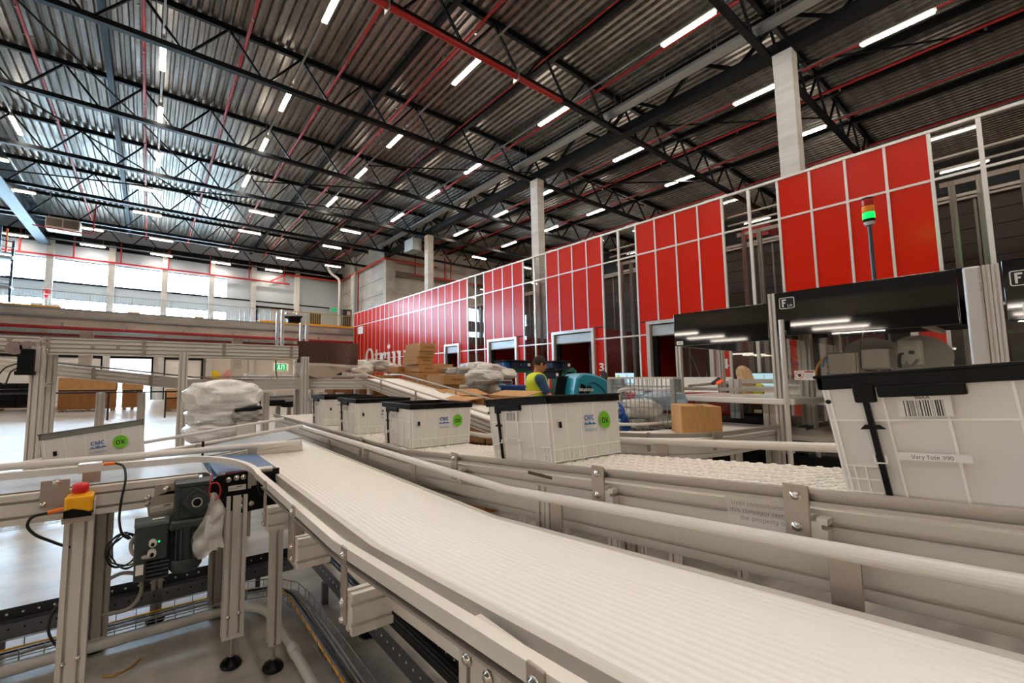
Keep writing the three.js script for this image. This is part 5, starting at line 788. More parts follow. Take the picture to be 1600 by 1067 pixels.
{
  M.film = new THREE.MeshPhysicalMaterial({ color: 0xf7f5f1, roughness: 0.28, transmission: 0.2, thickness: 0, clearcoat: 0.6, clearcoatRoughness: 0.15, bumpMap: crease, bumpScale: 0.006 });
  const b = [0.638, 0.885, -4.534], w = wthing('film_cart', 'small frame stand under the plastic film pile with a dark tray', 'cart', [b[0], 0, b[2]]);
  part(w, 'stand', [bb(b[0] - 0.25, b[0] + 0.25, 0.84, 0.88, b[2] - 0.2, b[2] + 0.2)], M.aluDark); for (const [i, j] of [[-1, -1], [1, -1], [-1, 1], [1, 1]]) part(w, 'leg', bb(b[0] + i * 0.23 - 0.02, b[0] + i * 0.23 + 0.02, 0, 0.84, b[2] + j * 0.18 - 0.02, b[2] + j * 0.18 + 0.02), M.aluDark);
  part(w, 'side_box', rb(0.16, 0.28, 0.2, 0.01, b[0] + 0.17, 1.02, b[2] + 0.18), M.white, 'white box with dark edge');
  const f = wthing('plastic_film_pile', 'tall pile of white crumpled plastic film bags behind the side conveyor', 'plastic film', [b[0], 0.88, b[2]]);
  const add = (rx, ry, rz, x, y, z, k, fr) => part(f, 'film_bag', tf(blob(rx, ry, rz, k, fr), b[0] + x, y, b[2] + z), M.film);
  add(0.3, 0.11, 0.22, -0.03, 0.88, 0, 0.05, 6); add(0.29, 0.1, 0.21, -0.02, 1.04, 0, 0.06, 7); add(0.33, 0.16, 0.24, 0.0, 1.16, 0, 0.055, 6.5);
  const t = wthing('film_tray', 'dark tray with a cloudy bag drooping over its edge on the film pile', 'tray', [b[0] + 0.2, 1.14, b[2] + 0.2]);
  part(t, 'tray', rb(0.24, 0.03, 0.16, 0.008, b[0] + 0.19, 1.21, b[2] + 0.2, 0, 0, 0.08), M.blackMatte); part(t, 'bag', tf(blob(0.13, 0.055, 0.08, 0.08, 7), b[0] + 0.19, 1.085, b[2] + 0.22), new THREE.MeshPhysicalMaterial({ color: 0xb5b1ab, roughness: 0.3, transmission: 0.35, thickness: 0 }));
}
// ---------- cartons ----------
{
  const grain = noise2(256, 256, [30, 3], 3), kraft = (c) => tex(256, 256, (i, j) => { const v = 0.93 + 0.14 * (grain[j * 256 + i] - 0.5); return c.map(q => q * v); });
  M.kraft = std(0xffffff, 0.85, 0, { map: kraft([200, 150, 94]) }); M.kraftDark = std(0xffffff, 0.85, 0, { map: kraft([150, 98, 50]) });
  const print = label(0.2, 0.05, (x, w, h) => text(x, 'Fabrieken', w / 2, h / 2, h * 0.72, '#2a1c10'), '#b98a54', 256);
  const box = (name, lab, at, w, h, d, mat, group, o = {}) => { // at = near left lower corner of the +z / -x edge
    const c = wthing(name, lab, 'carton', [at[0] + w / 2, at[1], at[2] - d / 2], group), cx = at[0] + w / 2, cz = at[2] - d / 2;
    part(c, 'body', rb(w, h, d, 0.006, cx, at[1] + h / 2, cz), mat); part(c, 'tape', bx(w * 1.004, 0.002, 0.05, cx, at[1] + h + 0.001, cz), std(0xa47a48, 0.4));
    if (o.print) { part(c, 'print', tf(new THREE.PlaneGeometry(w * 0.62, h * 0.4), cx + w * 0.12, at[1] + h * 0.5, at[2] + 0.003), print); if (o.print > 1) part(c, 'print', tf(new THREE.PlaneGeometry(d * 0.25, h * 0.2), at[0] - 0.003, at[1] + h * 0.55, at[2] - d * 0.55, 0, -Math.PI / 2, 0), print); }
    return c;
  };
  const S = [['topmost', [3.943, 1.986, -6.006], 0.145, 1], ['second from the top', [3.929, 1.887, -6.024], 0.1, 1], ['third from the top', [3.907, 1.755, -6.051], 0.14, 2], ['fourth from the top', [3.941, 1.622, -6.042], 0.13, 2], ['fifth from the top', [3.946, 1.49, -6.051], 0.13, 2], ['sixth from the top', [3.952, 1.346, -6.061], 0.14, 1], ['seventh from the top', [3.959, 1.203, -6.071], 0.14, 0], ['eighth from the top', [3.965, 1.06, -6.08], 0.14, 0], ['lowest one', [3.971, 0.916, -6.09], 0.14, 0]];
  for (const [n, p, h, k] of S) box('carton', `brown carton in the tall stack behind the ramp, ${n}`, p, 0.33, h - 0.004, 0.5, M.kraft, 'brown cartons behind the ramp', { print: k });
  const F = [['front carton right of the tall stack, topmost of its pile', [3.954, 1.41, -5.339], 0.42, 0.16, 0.5], ['front carton right of the tall stack, second in its pile', [3.901, 1.258, -5.388], 0.4, 0.15, 0.55], ['front carton right of the tall stack, third in its pile', [3.934, 1.096, -5.382], 0.4, 0.15, 0.55], ['lowest carton of the front pile, half hidden by the ramp rail', [3.924, 0.934, -5.404], 0.4, 0.15, 0.55]];
  for (const [l, p, w, h, d] of F) box('carton', `brown ${l}`, p, w, h, d, M.kraft, 'brown cartons behind the ramp', { print: 1 });
  const B = [['behind the tall stack on its right, upper', [4.658, 1.648, -6.534], 0.4, 0.14, 0.4], ['behind the tall stack on its right, lower', [4.664, 1.489, -6.545], 0.32, 0.15, 0.4], ['small one left of the tall stack', [3.836, 1.594, -6.588], 0.14, 0.13, 0.3], ['lower one left of the tall stack', [3.626, 1.454, -6.736], 0.3, 0.12, 0.4]];
  for (const [l, p, w, h, d] of B) box('carton', `brown carton ${l}`, p, w, h, d, M.kraft, 'brown cartons behind the ramp', { print: 1 });
  const L = [['left of the ramp foot', [2.992, 1.115, -6.46], 0.45], ['second left of the ramp foot', [2.628, 1.136, -6.69], 0.35], ['third left of the ramp, under the level conveyor', [3.127, 1.105, -6.136], 0.4]]; for (const [l, p, w] of L) box('carton', `dark brown carton ${l}`, p, w, 0.3, 0.4, M.kraftDark, null);
  const T = wthing('carton_table', 'low table under the stack of cartons', 'table', [[4.085, 0.986, -5.772][0], 0, [4.085, 0.986, -5.772][2]]), tp = [4.085, 0.986, -5.772]; part(T, 'top', bb(tp[0] - 0.9, tp[0] + 0.7, 0.86, 0.9, tp[2] - 0.9, tp[2] + 0.6), M.kraftDark); for (const [i, j] of [[-0.8, -0.8], [0.6, -0.8], [-0.8, 0.5], [0.6, 0.5]]) part(T, 'leg', bb(tp[0] + i - 0.03, tp[0] + i + 0.03, 0, 0.86, tp[2] + j - 0.03, tp[2] + j + 0.03), M.aluDark);
  // open cartons beside the middle tote
  const o = [3.607, 1.118, -3.922], oc = wthing('open_carton', 'large open brown carton with raised flaps left of the middle tote', 'carton', [o[0], 0, o[2]]), ox = o[0], oz = o[2];
  part(oc, 'body', [bb(ox - 0.35, ox - 0.34, 0.75, 1.28, oz - 0.4, oz + 0.3), bb(ox + 0.34, ox + 0.35, 0.75, 1.28, oz - 0.4, oz + 0.3), bb(ox - 0.35, ox + 0.35, 0.75, 1.28, oz - 0.4, oz - 0.39), bb(ox - 0.35, ox + 0.35, 0.75, 1.28, oz + 0.29, oz + 0.3), bb(ox - 0.35, ox + 0.35, 0.75, 0.76, oz - 0.4, oz + 0.3)], M.kraft);
  part(oc, 'flap', bx(0.7, 0.008, 0.3, ox, 1.32, oz - 0.52, 0.25), M.kraft); part(oc, 'flap', bx(0.3, 0.008, 0.68, ox + 0.49, 1.31, oz - 0.05, 0, 0, 0.2), M.kraft); part(oc, 'flap', bx(0.3, 0.008, 0.68, ox - 0.49, 1.27, oz - 0.05, 0, 0, 0.1), M.kraft); part(oc, 'pallet', bb(ox - 0.38, ox + 0.38, 0, 0.75, oz - 0.42, oz + 0.32), M.kraftDark);
  // pallet boxes on the far floor at left
  const far = [['large brown pallet box on the floor behind the side conveyor, nearest of the three', -3.4, -24.6, 2.1, 1.55, 1.4, 0], ['tall brown pallet box just right of the large one', -1.05, -24.9, 0.85, 1.5, 1.2, 0], ['brown pallet box in front of the bright dock door', 0.75, -22.4, 1.75, 1.0, 1.2, 0], ['brown pallet box near the far dock doors right of the bright opening', 2.9, -24, 1.2, 1.1, 1.2, 0], ['small brown carton by the third dock door', 2.4, -32, 1.2, 1.2, 1, 0]];
  for (const [l, x, z, w, h, d] of far) {
    const c = wthing('pallet_box', l, 'pallet box', [x + w / 2, 0, z - d / 2]), cx = x + w / 2, cz = z - d / 2;
    part(c, 'box', rb(w, h - 0.14, d, 0.015, cx, 0.14 + (h - 0.14) / 2, cz), M.kraftDark); part(c, 'lid', [rb(w + 0.03, h * 0.36, d + 0.03, 0.015, cx, h - h * 0.18, cz)], M.kraft);
    for (const s of [-1, 0, 1]) part(c, 'pallet_block', bx(0.12, 0.1, d, cx + s * (w / 2 - 0.1), 0.05, cz), std(0x8a6a42, 0.8)); part(c, 'pallet_deck', bx(w, 0.03, d, cx, 0.115, cz), std(0x9a7a50, 0.8)); part(c, 'strap', bx(w + 0.034, 0.04, d + 0.034, cx, h * 0.62, cz), M.blackMatte);
  }
}
{ // racks of black totes at far left
  for (const [x, z, n, lab] of [[-6.0, -20.6, 4, 'pallet stack of black crates at the far left edge'], [-4.95, -27.5, 4, 'stack of black crates behind the large pallet box']]) {
    const s = wthing('crate_pallet', lab, 'pallet', [x, 0, z]); part(s, 'pallet', [bb(x - 1, x + 1, 0.1, 0.14, z - 0.5, z + 0.5), bb(x - 1, x - 0.88, 0, 0.1, z - 0.5, z + 0.5), bb(x + 0.88, x + 1, 0, 0.1, z - 0.5, z + 0.5)], std(0x9a7446, 0.8));
    for (let i = 0; i < n; i++) for (let j = 0; j < 3; j++) { const c = single('black_crate', [rb(0.62, 0.27, 0.8, 0.015, x - 0.66 + j * 0.66, 0.14 + 0.29 * i + 0.14, z), rb(0.65, 0.03, 0.83, 0.008, x - 0.66 + j * 0.66, 0.14 + 0.29 * i + 0.262, z)], M.blackMatte, `black plastic crate, ${['left', 'middle', 'right'][j]} pile, ${nth[i]} from the floor, ${x < -5 ? 'at the far left edge' : 'behind the pallet box'}`, 'crate', lab); }
    const st = single('crate_label_strip', Array.from({ length: n * 2 }, (_, i) => bx(0.12, 0.05, 0.01, x + 0.25, 0.25 + i * 0.14, z + 0.42)), M.white, `strip of white labels down the ${lab}`, 'labels', null, 'stuff');
  }
  const b = wthing('barrier_post', 'blue rack post with white holes beside the black crates at far left', 'rack post', [-4.75, 0, -20.2]); part(b, 'post', bb(-4.82, -4.7, 0, 2.6, -20.2, -20.1), M.blueCrate); part(b, 'holes', Array.from({ length: 18 }, (_, i) => bx(0.04, 0.05, 0.01, -4.76, 0.3 + i * 0.13, -20.09)), M.white, { kind: 'stuff' });
  const f = wthing('floor_barrier', 'thin grey rail barrier crossing the floor in front of the pallet boxes', 'barrier', [-2, 0, -19]); part(f, 'rail', [bb(-6, 3.5, 0.98, 1.04, -19.05, -19)], M.cable); for (const x of [-5.5, -1.2, 0.6, 3.4]) part(f, 'post', bb(x - 0.03, x + 0.03, 0, 1.0, -19.06, -19), M.cable);
  const y = wthing('hi_vis_vest', 'yellow safety vest hanging by the third dock door', 'vest', [4.25, 0.9, -35.9]); part(y, 'vest', tf(poly([[-0.4, 0], [0.4, 0], [0.42, 0.8], [0.2, 1.1], [-0.2, 1.1], [-0.42, 0.8]], 0.12, 0.03), 4.3, 1.0, -35.9), std(0xe0c020, 0.8));
  const p = wthing('pink_vest', 'pinkish red safety vest hanging right of the yellow one', 'vest', [5.4, 0.9, -35.9]); part(p, 'vest', tf(poly([[-0.5, 0], [0.5, 0], [0.52, 0.9], [0.2, 1.2], [-0.2, 1.2], [-0.52, 0.9]], 0.12, 0.03), 5.5, 1.0, -35.9), std(0xc98078, 0.8));
  const e = wthing('exit_sign', 'green lit exit sign under the mezzanine', 'exit sign', [8.9, 2.1, -33.9]); part(e, 'case', rb(1.2, 0.6, 0.1, 0.02, 8.9, 2.45, -34), M.white); part(e, 'face', tf(new THREE.PlaneGeometry(0.9, 0.5), 8.9, 2.45, -33.94), new THREE.MeshStandardMaterial({ color: 0x000000, emissive: 0xffffff, emissiveIntensity: 1.6, roughness: 0.5, emissiveMap: (() => { const c = document.createElement('canvas'); c.width = 180; c.height = 100; const x = c.getContext('2d'); x.fillStyle = '#0a9a50'; x.fillRect(0, 0, 180, 100); x.fillStyle = '#f4fff8'; x.beginPath(); x.arc(60, 24, 10, 0, 7); x.fill(); x.fillRect(50, 34, 20, 30); x.save(); x.translate(55, 60); x.rotate(0.5); x.fillRect(-5, 0, 10, 34); x.restore(); x.save(); x.translate(65, 60); x.rotate(-0.5); x.fillRect(-5, 0, 10, 34); x.restore(); x.fillRect(100, 14, 44, 74); x.fillStyle = '#0a9a50'; x.fillRect(108, 22, 28, 66); const t = new THREE.CanvasTexture(c); t.colorSpace = THREE.SRGBColorSpace; return t; })() })); part(e, 'rod', rod([8.9, 2.7, -34], [8.9, 4.96, -34], 0.02), M.galv);
  const s = wthing('sorter', 'long low white conveyor line with clear covers in the far middle under the mezzanine', 'conveyor', [9, 0, -24]); for (let i = 0; i < 5; i++) { part(s, 'cover', rb(1.2, 0.55, 0.9, 0.1, 5.0 + i * 1.4, 1.45, -24 + i * 0.2), new THREE.MeshPhysicalMaterial({ color: 0xdfe2e4, roughness: 0.2, transmission: 0.5, thickness: 0 })); part(s, 'arch', bb(4.35 + i * 1.4, 4.5 + i * 1.4, 1.1, 1.8, -24 + i * 0.2, -23.4 + i * 0.2), M.alu); }
  part(s, 'bed', bb(4, 12.5, 0.9, 1.15, -24.6, -23.4), M.alu); for (let x = 4.3; x < 12.5; x += 1.6) part(s, 'leg', bb(x - 0.06, x + 0.06, 0, 0.9, -23.6, -23.4), M.alu); part(s, 'high_frame', [bb(8.4, 12.3, 1.9, 2.1, -22.6, -22.4), ...[8.5, 9.7, 10.9, 12.2].map(x => bb(x - 0.07, x + 0.07, 0, 2.1, -22.6, -22.4))], M.alu);
  part(s, 'dark_unit', bb(8.0, 10.4, 1.55, 1.95, -25.5, -25), M.blackMatte);
  const st = wthing('stair_tower', 'blue steel stair landing with orange hand rails at the far left edge', 'stair', [-6.6, 5.3, -29.0]);
  part(st, 'post', [bb(-6.75, -6.62, 5.3, 9.3, -28.9, -28.8), bb(-6.2, -6.1, 5.4, 8.6, -28.9, -28.8)], M.stairBlue = std(0x2d4a66, 0.5)); part(st, 'landing', [bb(-7.4, -6.1, 7.6, 7.75, -29.2, -28.6), bb(-7.4, -6.1, 6.1, 6.2, -29.2, -28.6)], std(0xaab4ba, 0.5)); parts(st, 'hand_rail', [bb(-6.45, -6.38, 7.9, 9.2, -28.85, -28.8), bb(-6.62, -6.55, 6.3, 7.0, -28.85, -28.8)], M.orange); for (let i = 0; i < 4; i++) part(st, 'rail', [rod([-7.4, 8.1 + i * 0.3, -28.8], [-6.1, 7.9 + i * 0.3, -28.8], 0.025), rod([-7.4, 6.4 + i * 0.22, -28.8], [-6.1, 6.3 + i * 0.22, -28.8], 0.02)], i % 2 ? M.galv : M.stairBlue);
}
// ---------- people ----------
function field(fn, c, half, res) { // marching cubes over a cube centred at c; fn is a signed distance, negative inside
  const mc = new MarchingCubes(res, M.white, false, false, 400000); mc.isolation = 0;
  for (let k = 0; k < res; k++) for (let j = 0; j < res; j++) for (let i = 0; i < res; i++) {
    const h = res / 2, x = c[0] + (i - h) / h * half, y = c[1] + (j - h) / h * half, z = c[2] + (k - h) / h * half;
    mc.field[(k * res + j) * res + i] = (i < 2 || j < 2 || k < 2 || i > res - 3 || j > res - 3 || k > res - 3) ? -1 : -fn(x, y, z);
  }
  mc.update();
  const n = mc.count ?? mc.geometry.drawRange.count, p = new Float32Array(n * 3);
  for (let i = 0; i < n * 3; i += 3) for (let d = 0; d < 3; d++) p[i + d] = c[d] + mc.positionArray[i + d] * half;
  let vol = 0; for (let i = 0; i < n * 3; i += 9) { const X = j => p[i + j * 3] - c[0], Y = j => p[i + j * 3 + 1] - c[1], Z = j => p[i + j * 3 + 2] - c[2]; vol += X(0) * (Y(1) * Z(2) - Z(1) * Y(2)) - Y(0) * (X(1) * Z(2) - Z(1) * X(2)) + Z(0) * (X(1) * Y(2) - Y(1) * X(2)); }
  if (vol < 0) for (let i = 0; i < n * 3; i += 9) for (let d = 0; d < 3; d++) { const t = p[i + 3 + d]; p[i + 3 + d] = p[i + 6 + d]; p[i + 6 + d] = t; }
  let g = new THREE.BufferGeometry(); g.setAttribute('position', new THREE.BufferAttribute(p, 3)); g = mergeVertices(g, 1e-5); g.computeVertexNormals(); g.setAttribute('uv', new THREE.BufferAttribute(new Float32Array(g.attributes.position.count * 2), 2));
  return g;
}
const smin = (a, b, k) => { const h = Math.max(k - Math.abs(a - b), 0) / k; return Math.min(a, b) - h * h * k * 0.25; };
function cap(x, y, z, a, b, ra, rb, sx = 1) { // tapered capsule
  const dx = b[0] - a[0], dy = b[1] - a[1], dz = b[2] - a[2], px = x - a[0], py = y - a[1], pz = z - a[2];
  const t = Math.max(0, Math.min(1, (px * dx + py * dy + pz * dz) / (dx * dx + dy * dy + dz * dz + 1e-9)));
  return Math.hypot((px - dx * t) / sx, py - dy * t, pz - dz * t) - (ra + (rb - ra) * t);
}
const ell = (x, y, z, c, r) => { const a = (x - c[0]) / r[0], b = (y - c[1]) / r[1], d = (z - c[2]) / r[2], k = Math.hypot(a, b, d); return (k - 1) * Math.min(r[0], r[1], r[2]); };
function makePerson(lab, at, turn, o) { // faces +z, 1.86 tall before scaling
  const p = thing('person', lab, 'person', at, turn), S = [];
  const J = { hipL: [0.1, 0.95, 0], hipR: [-0.1, 0.95, 0], kneeL: [0.11, 0.52, 0.03], kneeR: [-0.11, 0.52, 0.0], ankL: [0.11, 0.1, 0.0], ankR: [-0.11, 0.1, -0.03], shL: [0.2, 1.5, 0], shR: [-0.2, 1.5, 0], neck: [0, 1.55, 0], head: [0, 1.72, 0.03] };
  Object.assign(J, o.joints);
  const trunk = (x, y, z, e = 0) => { let d = cap(x, y, z, [0, 0.97, 0], [0, 1.15, 0], 0.115 + e, 0.115 + e, 1.4); d = smin(d, cap(x, y, z, [0, 1.15, 0], [0, 1.42, 0.01], 0.115 + e, 0.13 + e, 1.42), 0.08); return smin(d, cap(x, y, z, J.shL, J.shR, 0.062 + e, 0.062 + e), 0.09); };
  const leg = (x, y, z, e = 0) => Math.min(smin(cap(x, y, z, J.hipL, J.kneeL, 0.092 + e, 0.062 + e), cap(x, y, z, J.kneeL, J.ankL, 0.062 + e, 0.042 + e), 0.04), smin(cap(x, y, z, J.hipR, J.kneeR, 0.092 + e, 0.062 + e), cap(x, y, z, J.kneeR, J.ankR, 0.062 + e, 0.042 + e), 0.04));
  const arm = (x, y, z, e = 0) => Math.min(smin(cap(x, y, z, J.shL, J.elL, 0.053 + e, 0.042 + e), cap(x, y, z, J.elL, J.wrL, 0.042 + e, 0.028 + e), 0.03), smin(cap(x, y, z, J.shR, J.elR, 0.053 + e, 0.042 + e), cap(x, y, z, J.elR, J.wrR, 0.042 + e, 0.028 + e), 0.03));
  const upper = (x, y, z, e) => Math.min(cap(x, y, z, J.shL, [0, 1, 2].map(k => J.shL[k] * 0.35 + J.elL[k] * 0.65), 0.056 + e, 0.05 + e), cap(x, y, z, J.shR, [0, 1, 2].map(k => J.shR[k] * 0.35 + J.elR[k] * 0.65), 0.056 + e, 0.05 + e));
  const foot = (x, y, z, e = 0) => Math.min(cap(x, y, z, [J.ankL[0], 0.05, J.ankL[2] - 0.02], [J.ankL[0] + 0.01, 0.035, J.ankL[2] + 0.17], 0.045 + e, 0.033 + e), cap(x, y, z, [J.ankR[0], 0.05, J.ankR[2] - 0.02], [J.ankR[0] - 0.01, 0.035, J.ankR[2] + 0.17], 0.045 + e, 0.033 + e));
  const bodyF = (x, y, z) => { let d = smin(trunk(x, y, z), leg(x, y, z), 0.06); d = smin(d, arm(x, y, z), 0.04); d = smin(d, foot(x, y, z), 0.03); return smin(d, cap(x, y, z, J.neck, J.head, 0.055, 0.05), 0.03); };
  const [hx, hy, hz] = J.head, R = new THREE.Matrix4().makeRotationFromEuler(new THREE.Euler(o.nod ?? 0, o.look ?? 0, 0, 'YXZ')).invert(), v = V(0, 0, 0);
  const toHead = (x, y, z) => { v.set(x - hx, y - hy, z - hz).applyMatrix4(R); return v; };
  const headF = (x, y, z) => {
    const q = toHead(x, y, z), a = q.x, b = q.y, c = q.z; let d = ell(a, b, c, [0, 0.03, -0.01], [0.076, 0.105, 0.095]); d = smin(d, ell(a, b, c, [0, -0.05, 0.03], [0.055, 0.07, 0.062]), 0.03);
    d = smin(d, cap(a, b, c, [0, 0.02, 0.092], [0, -0.025, 0.108], 0.008, 0.014), 0.015); for (const s of [-1, 1]) { d = smin(d, ell(a, b, c, [s * 0.08, 0.0, -0.005], [0.012, 0.032, 0.02]), 0.01); d = Math.max(d, -(Math.hypot(a - s * 0.032, b - 0.018, c - 0.098) - 0.014)); d = smin(d, Math.hypot(a - s * 0.032, b - 0.017, c - 0.08) - 0.0125, 0.004); }
    d = smin(d, cap(a, b, c, [-0.02, -0.058, 0.088], [0.02, -0.058, 0.088], 0.008, 0.008), 0.008); d = Math.max(d, -cap(a, b, c, [-0.02, -0.057, 0.097], [0.02, -0.057, 0.097], 0.0025, 0.0025));
    return smin(d, cap(x, y, z, J.neck, [hx, hy - 0.03, hz - 0.02], 0.052, 0.05), 0.03);
  };
  const hand = (w, e) => { // five fingers curling in front of the wrist
    const d = V(w[0] - e[0], w[1] - e[1], w[2] - e[2]).normalize(), s = V(0, 1, 0).cross(d).normalize(), u = V().crossVectors(d, s), at2 = (f, l, h) => [w[0] + d.x * f + s.x * l + u.x * h, w[1] + d.y * f + s.y * l + u.y * h, w[2] + d.z * f + s.z * l + u.z * h];
    const sg = w[0] > 0 ? -1 : 1, seg = [[at2(0, 0, 0), at2(0.05, 0, 0), 0.026, 0.028, 1]];
    [[-0.03, 0.06], [-0.01, 0.075], [0.01, 0.07], [0.03, 0.055]].forEach(([l, L]) => { const a = at2(0.065, l, 0), b = at2(0.065 + L * 0.5, l * 1.1, -0.008), c = at2(0.065 + L * 0.85, l * 1.1, -0.03); seg.push([at2(0.03, l * 0.7, 0), a, 0.013, 0.011], [a, b, 0.0095, 0.009], [b, c, 0.009, 0.0075]); });
    const t0 = at2(0.02, sg * 0.03, -0.005), t1 = at2(0.05, sg * 0.055, -0.015), t2 = at2(0.08, sg * 0.055, -0.025); seg.push([t0, t1, 0.013, 0.011], [t1, t2, 0.011, 0.009]);
    const c = at2(0.07, 0, 0); return field((x, y, z) => { let r = 1; for (const [a, b, ra, rb2] of seg) r = smin(r, cap(x, y, z, a, b, ra, rb2), 0.006); return r; }, c, 0.13, 64);
  };
  part(p, 'body', [field(bodyF, [0, 0.93, 0], 1.0, 118), field(headF, [hx, hy, hz], 0.19, 72), hand(J.wrL, J.elL), hand(J.wrR, J.elR)], o.skin);
  part(p, 'trousers', field((x, y, z) => Math.max(smin(leg(x, y, z, 0.014), cap(x, y, z, [0, 0.97, 0], [0, 1.06, 0], 0.125, 0.125, 1.42), 0.05), y - 1.1, 0.09 - y), [0, 0.62, 0], 0.62, 84), o.trousers);
  part(p, 'shirt', field((x, y, z) => Math.max(smin(trunk(x, y, z, 0.014), upper(x, y, z, 0.014), 0.03), 1.0 - y, y - 1.57), [0, 1.28, 0], 0.5, 84), o.shirt);
  const vest = part(p, 'vest', field((x, y, z) => Math.max(smin(trunk(x, y, z, 0.03), upper(x, y, z, 0.0) + 0.01, 0.02), 0.92 - y, y - 1.6, Math.abs(x) - 0.225, -(Math.hypot(x * 0.8, (y - 1.62) * 0.8, z - 0.08) - 0.1)), [0, 1.26, 0], 0.48, 84), o.vest);
  for (const y of [1.08, 1.22]) part(vest, 'reflective_band', field((x, Y, z) => Math.max(trunk(x, Y, z, 0.035), Math.abs(Y - y) - 0.024, Math.abs(x) - 0.23), [0, y, 0], 0.3, 64), M.band ??= std(0xcfcfc8, 0.3, 0.2));
  part(p, 'hair', field((x, y, z) => { const q = toHead(x, y, z), a = q.x, b = q.y, c = q.z; let d = Math.max(ell(a, b, c, [0, 0.038, -0.018], [0.084, 0.108, 0.1]), c * 0.8 - b * 0.9 - 0.035 + (o.long ? 0.02 : 0)); d = Math.max(d, -0.02 - b + (o.long ? -1 : 0)); if (o.long) d = smin(d, smin(cap(a, b, c, [0, 0.02, -0.07], [0.01, -0.16, -0.11], 0.07, 0.085, 1.25), cap(a, b, c, [0.01, -0.16, -0.11], [0.02, -0.34, -0.12], 0.085, 0.04, 1.2), 0.03) + 0.006 * Math.sin(a * 160 + b * 12), 0.03); return d; }, [hx, hy - (o.long ? 0.1 : 0), hz], o.long ? 0.33 : 0.16, 84), o.hair);
  part(p, 'shoe', field((x, y, z) => Math.max(foot(x, y, z, 0.012), 0.004 - y), [0, 0.08, 0.05], 0.26, 56), M.blackMatte);
  return p;
}
const skinA = std(0xb07a58, 0.55), skinB = std(0xd8a98c, 0.55), vestY = std(0xd9e021, 0.75);
{
  const a = makePerson('man in a blue shirt and yellow safety vest working in front of the red wall', [5.12, 0, -4.5], 1.0, { look: 0.1, nod: 0.25, joints: { elL: [0.26, 1.22, 0.14], wrL: [0.16, 1.15, 0.38], elR: [-0.27, 1.22, 0.12], wrR: [-0.14, 1.12, 0.37], head: [0, 1.72, 0.07] }, skin: skinA, shirt: std(0x2f5472, 0.8), trousers: std(0x2b2f38, 0.85), vest: vestY, hair: std(0x2a1c14, 0.8) });
  a.scale.setScalar(1.0);
  const b = makePerson('woman with long blonde hair and yellow vest at a screen seen through the machine glazing', [7.5, 0, -2.62], 2.3, { long: true, look: 0.1, nod: 0.2, joints: { elL: [0.25, 1.2, 0.1], wrL: [0.14, 1.18, 0.35], elR: [-0.25, 1.2, 0.1], wrR: [-0.12, 1.18, 0.35] }, skin: skinB, shirt: std(0x1b1c20, 0.8), trousers: std(0x24262c, 0.85), vest: vestY, hair: std(0xc49a6c, 0.6) });
  b.scale.setScalar(0.91);
  const c = makePerson('distant dark haired worker in a yellow vest at a monitor right of the blue machine', [10.7, 0, -7.0], 2.2, { long: true, look: 0.3, nod: 0.25, joints: { elL: [0.25, 1.2, 0.1], wrL: [0.14, 1.18, 0.35], elR: [-0.25, 1.2, 0.1], wrR: [-0.12, 1.18, 0.35] }, skin: skinB, shirt: std(0x22242a, 0.8), trousers: std(0x24262c, 0.85), vest: vestY, hair: std(0x17120f, 0.6) });
  c.scale.setScalar(0.93);
}
// ---------- work places along the red wall ----------
function screen(lab, at, w, h, turn) {
  const s = thing('monitor', lab, 'monitor', at, turn);
  part(s, 'case', rb(w, h, 0.03, 0.006, 0, 0.18 + h / 2, 0), M.blackMatte); part(s, 'stand', [bx(0.05, 0.2, 0.03, 0, 0.1, -0.03), rb(0.22, 0.015, 0.16, 0.005, 0, 0.008, -0.02)], M.blackMatte);
  part(s, 'display', tf(new THREE.PlaneGeometry(w - 0.02, h - 0.02), 0, 0.18 + h / 2, 0.0165), M.display ??= (() => { const c = document.createElement('canvas'); c.width = 256; c.height = 160; const x = c.getContext('2d'); x.fillStyle = '#bfe3f2'; x.fillRect(0, 0, 256, 160); x.fillStyle = '#a8c832'; x.fillRect(24, 30, 34, 34); x.fillStyle = '#6b8aa0'; for (let i = 0; i < 4; i++) x.fillRect(150, 24 + i * 14, 22, 5); x.fillRect(20, 140, 210, 4); const t = new THREE.CanvasTexture(c); t.colorSpace = THREE.SRGBColorSpace; return new THREE.MeshStandardMaterial({ color: 0x000000, emissive: 0xffffff, emissiveMap: t, emissiveIntensity: 1.2, roughness: 0.3 }); })());
  return s;
}
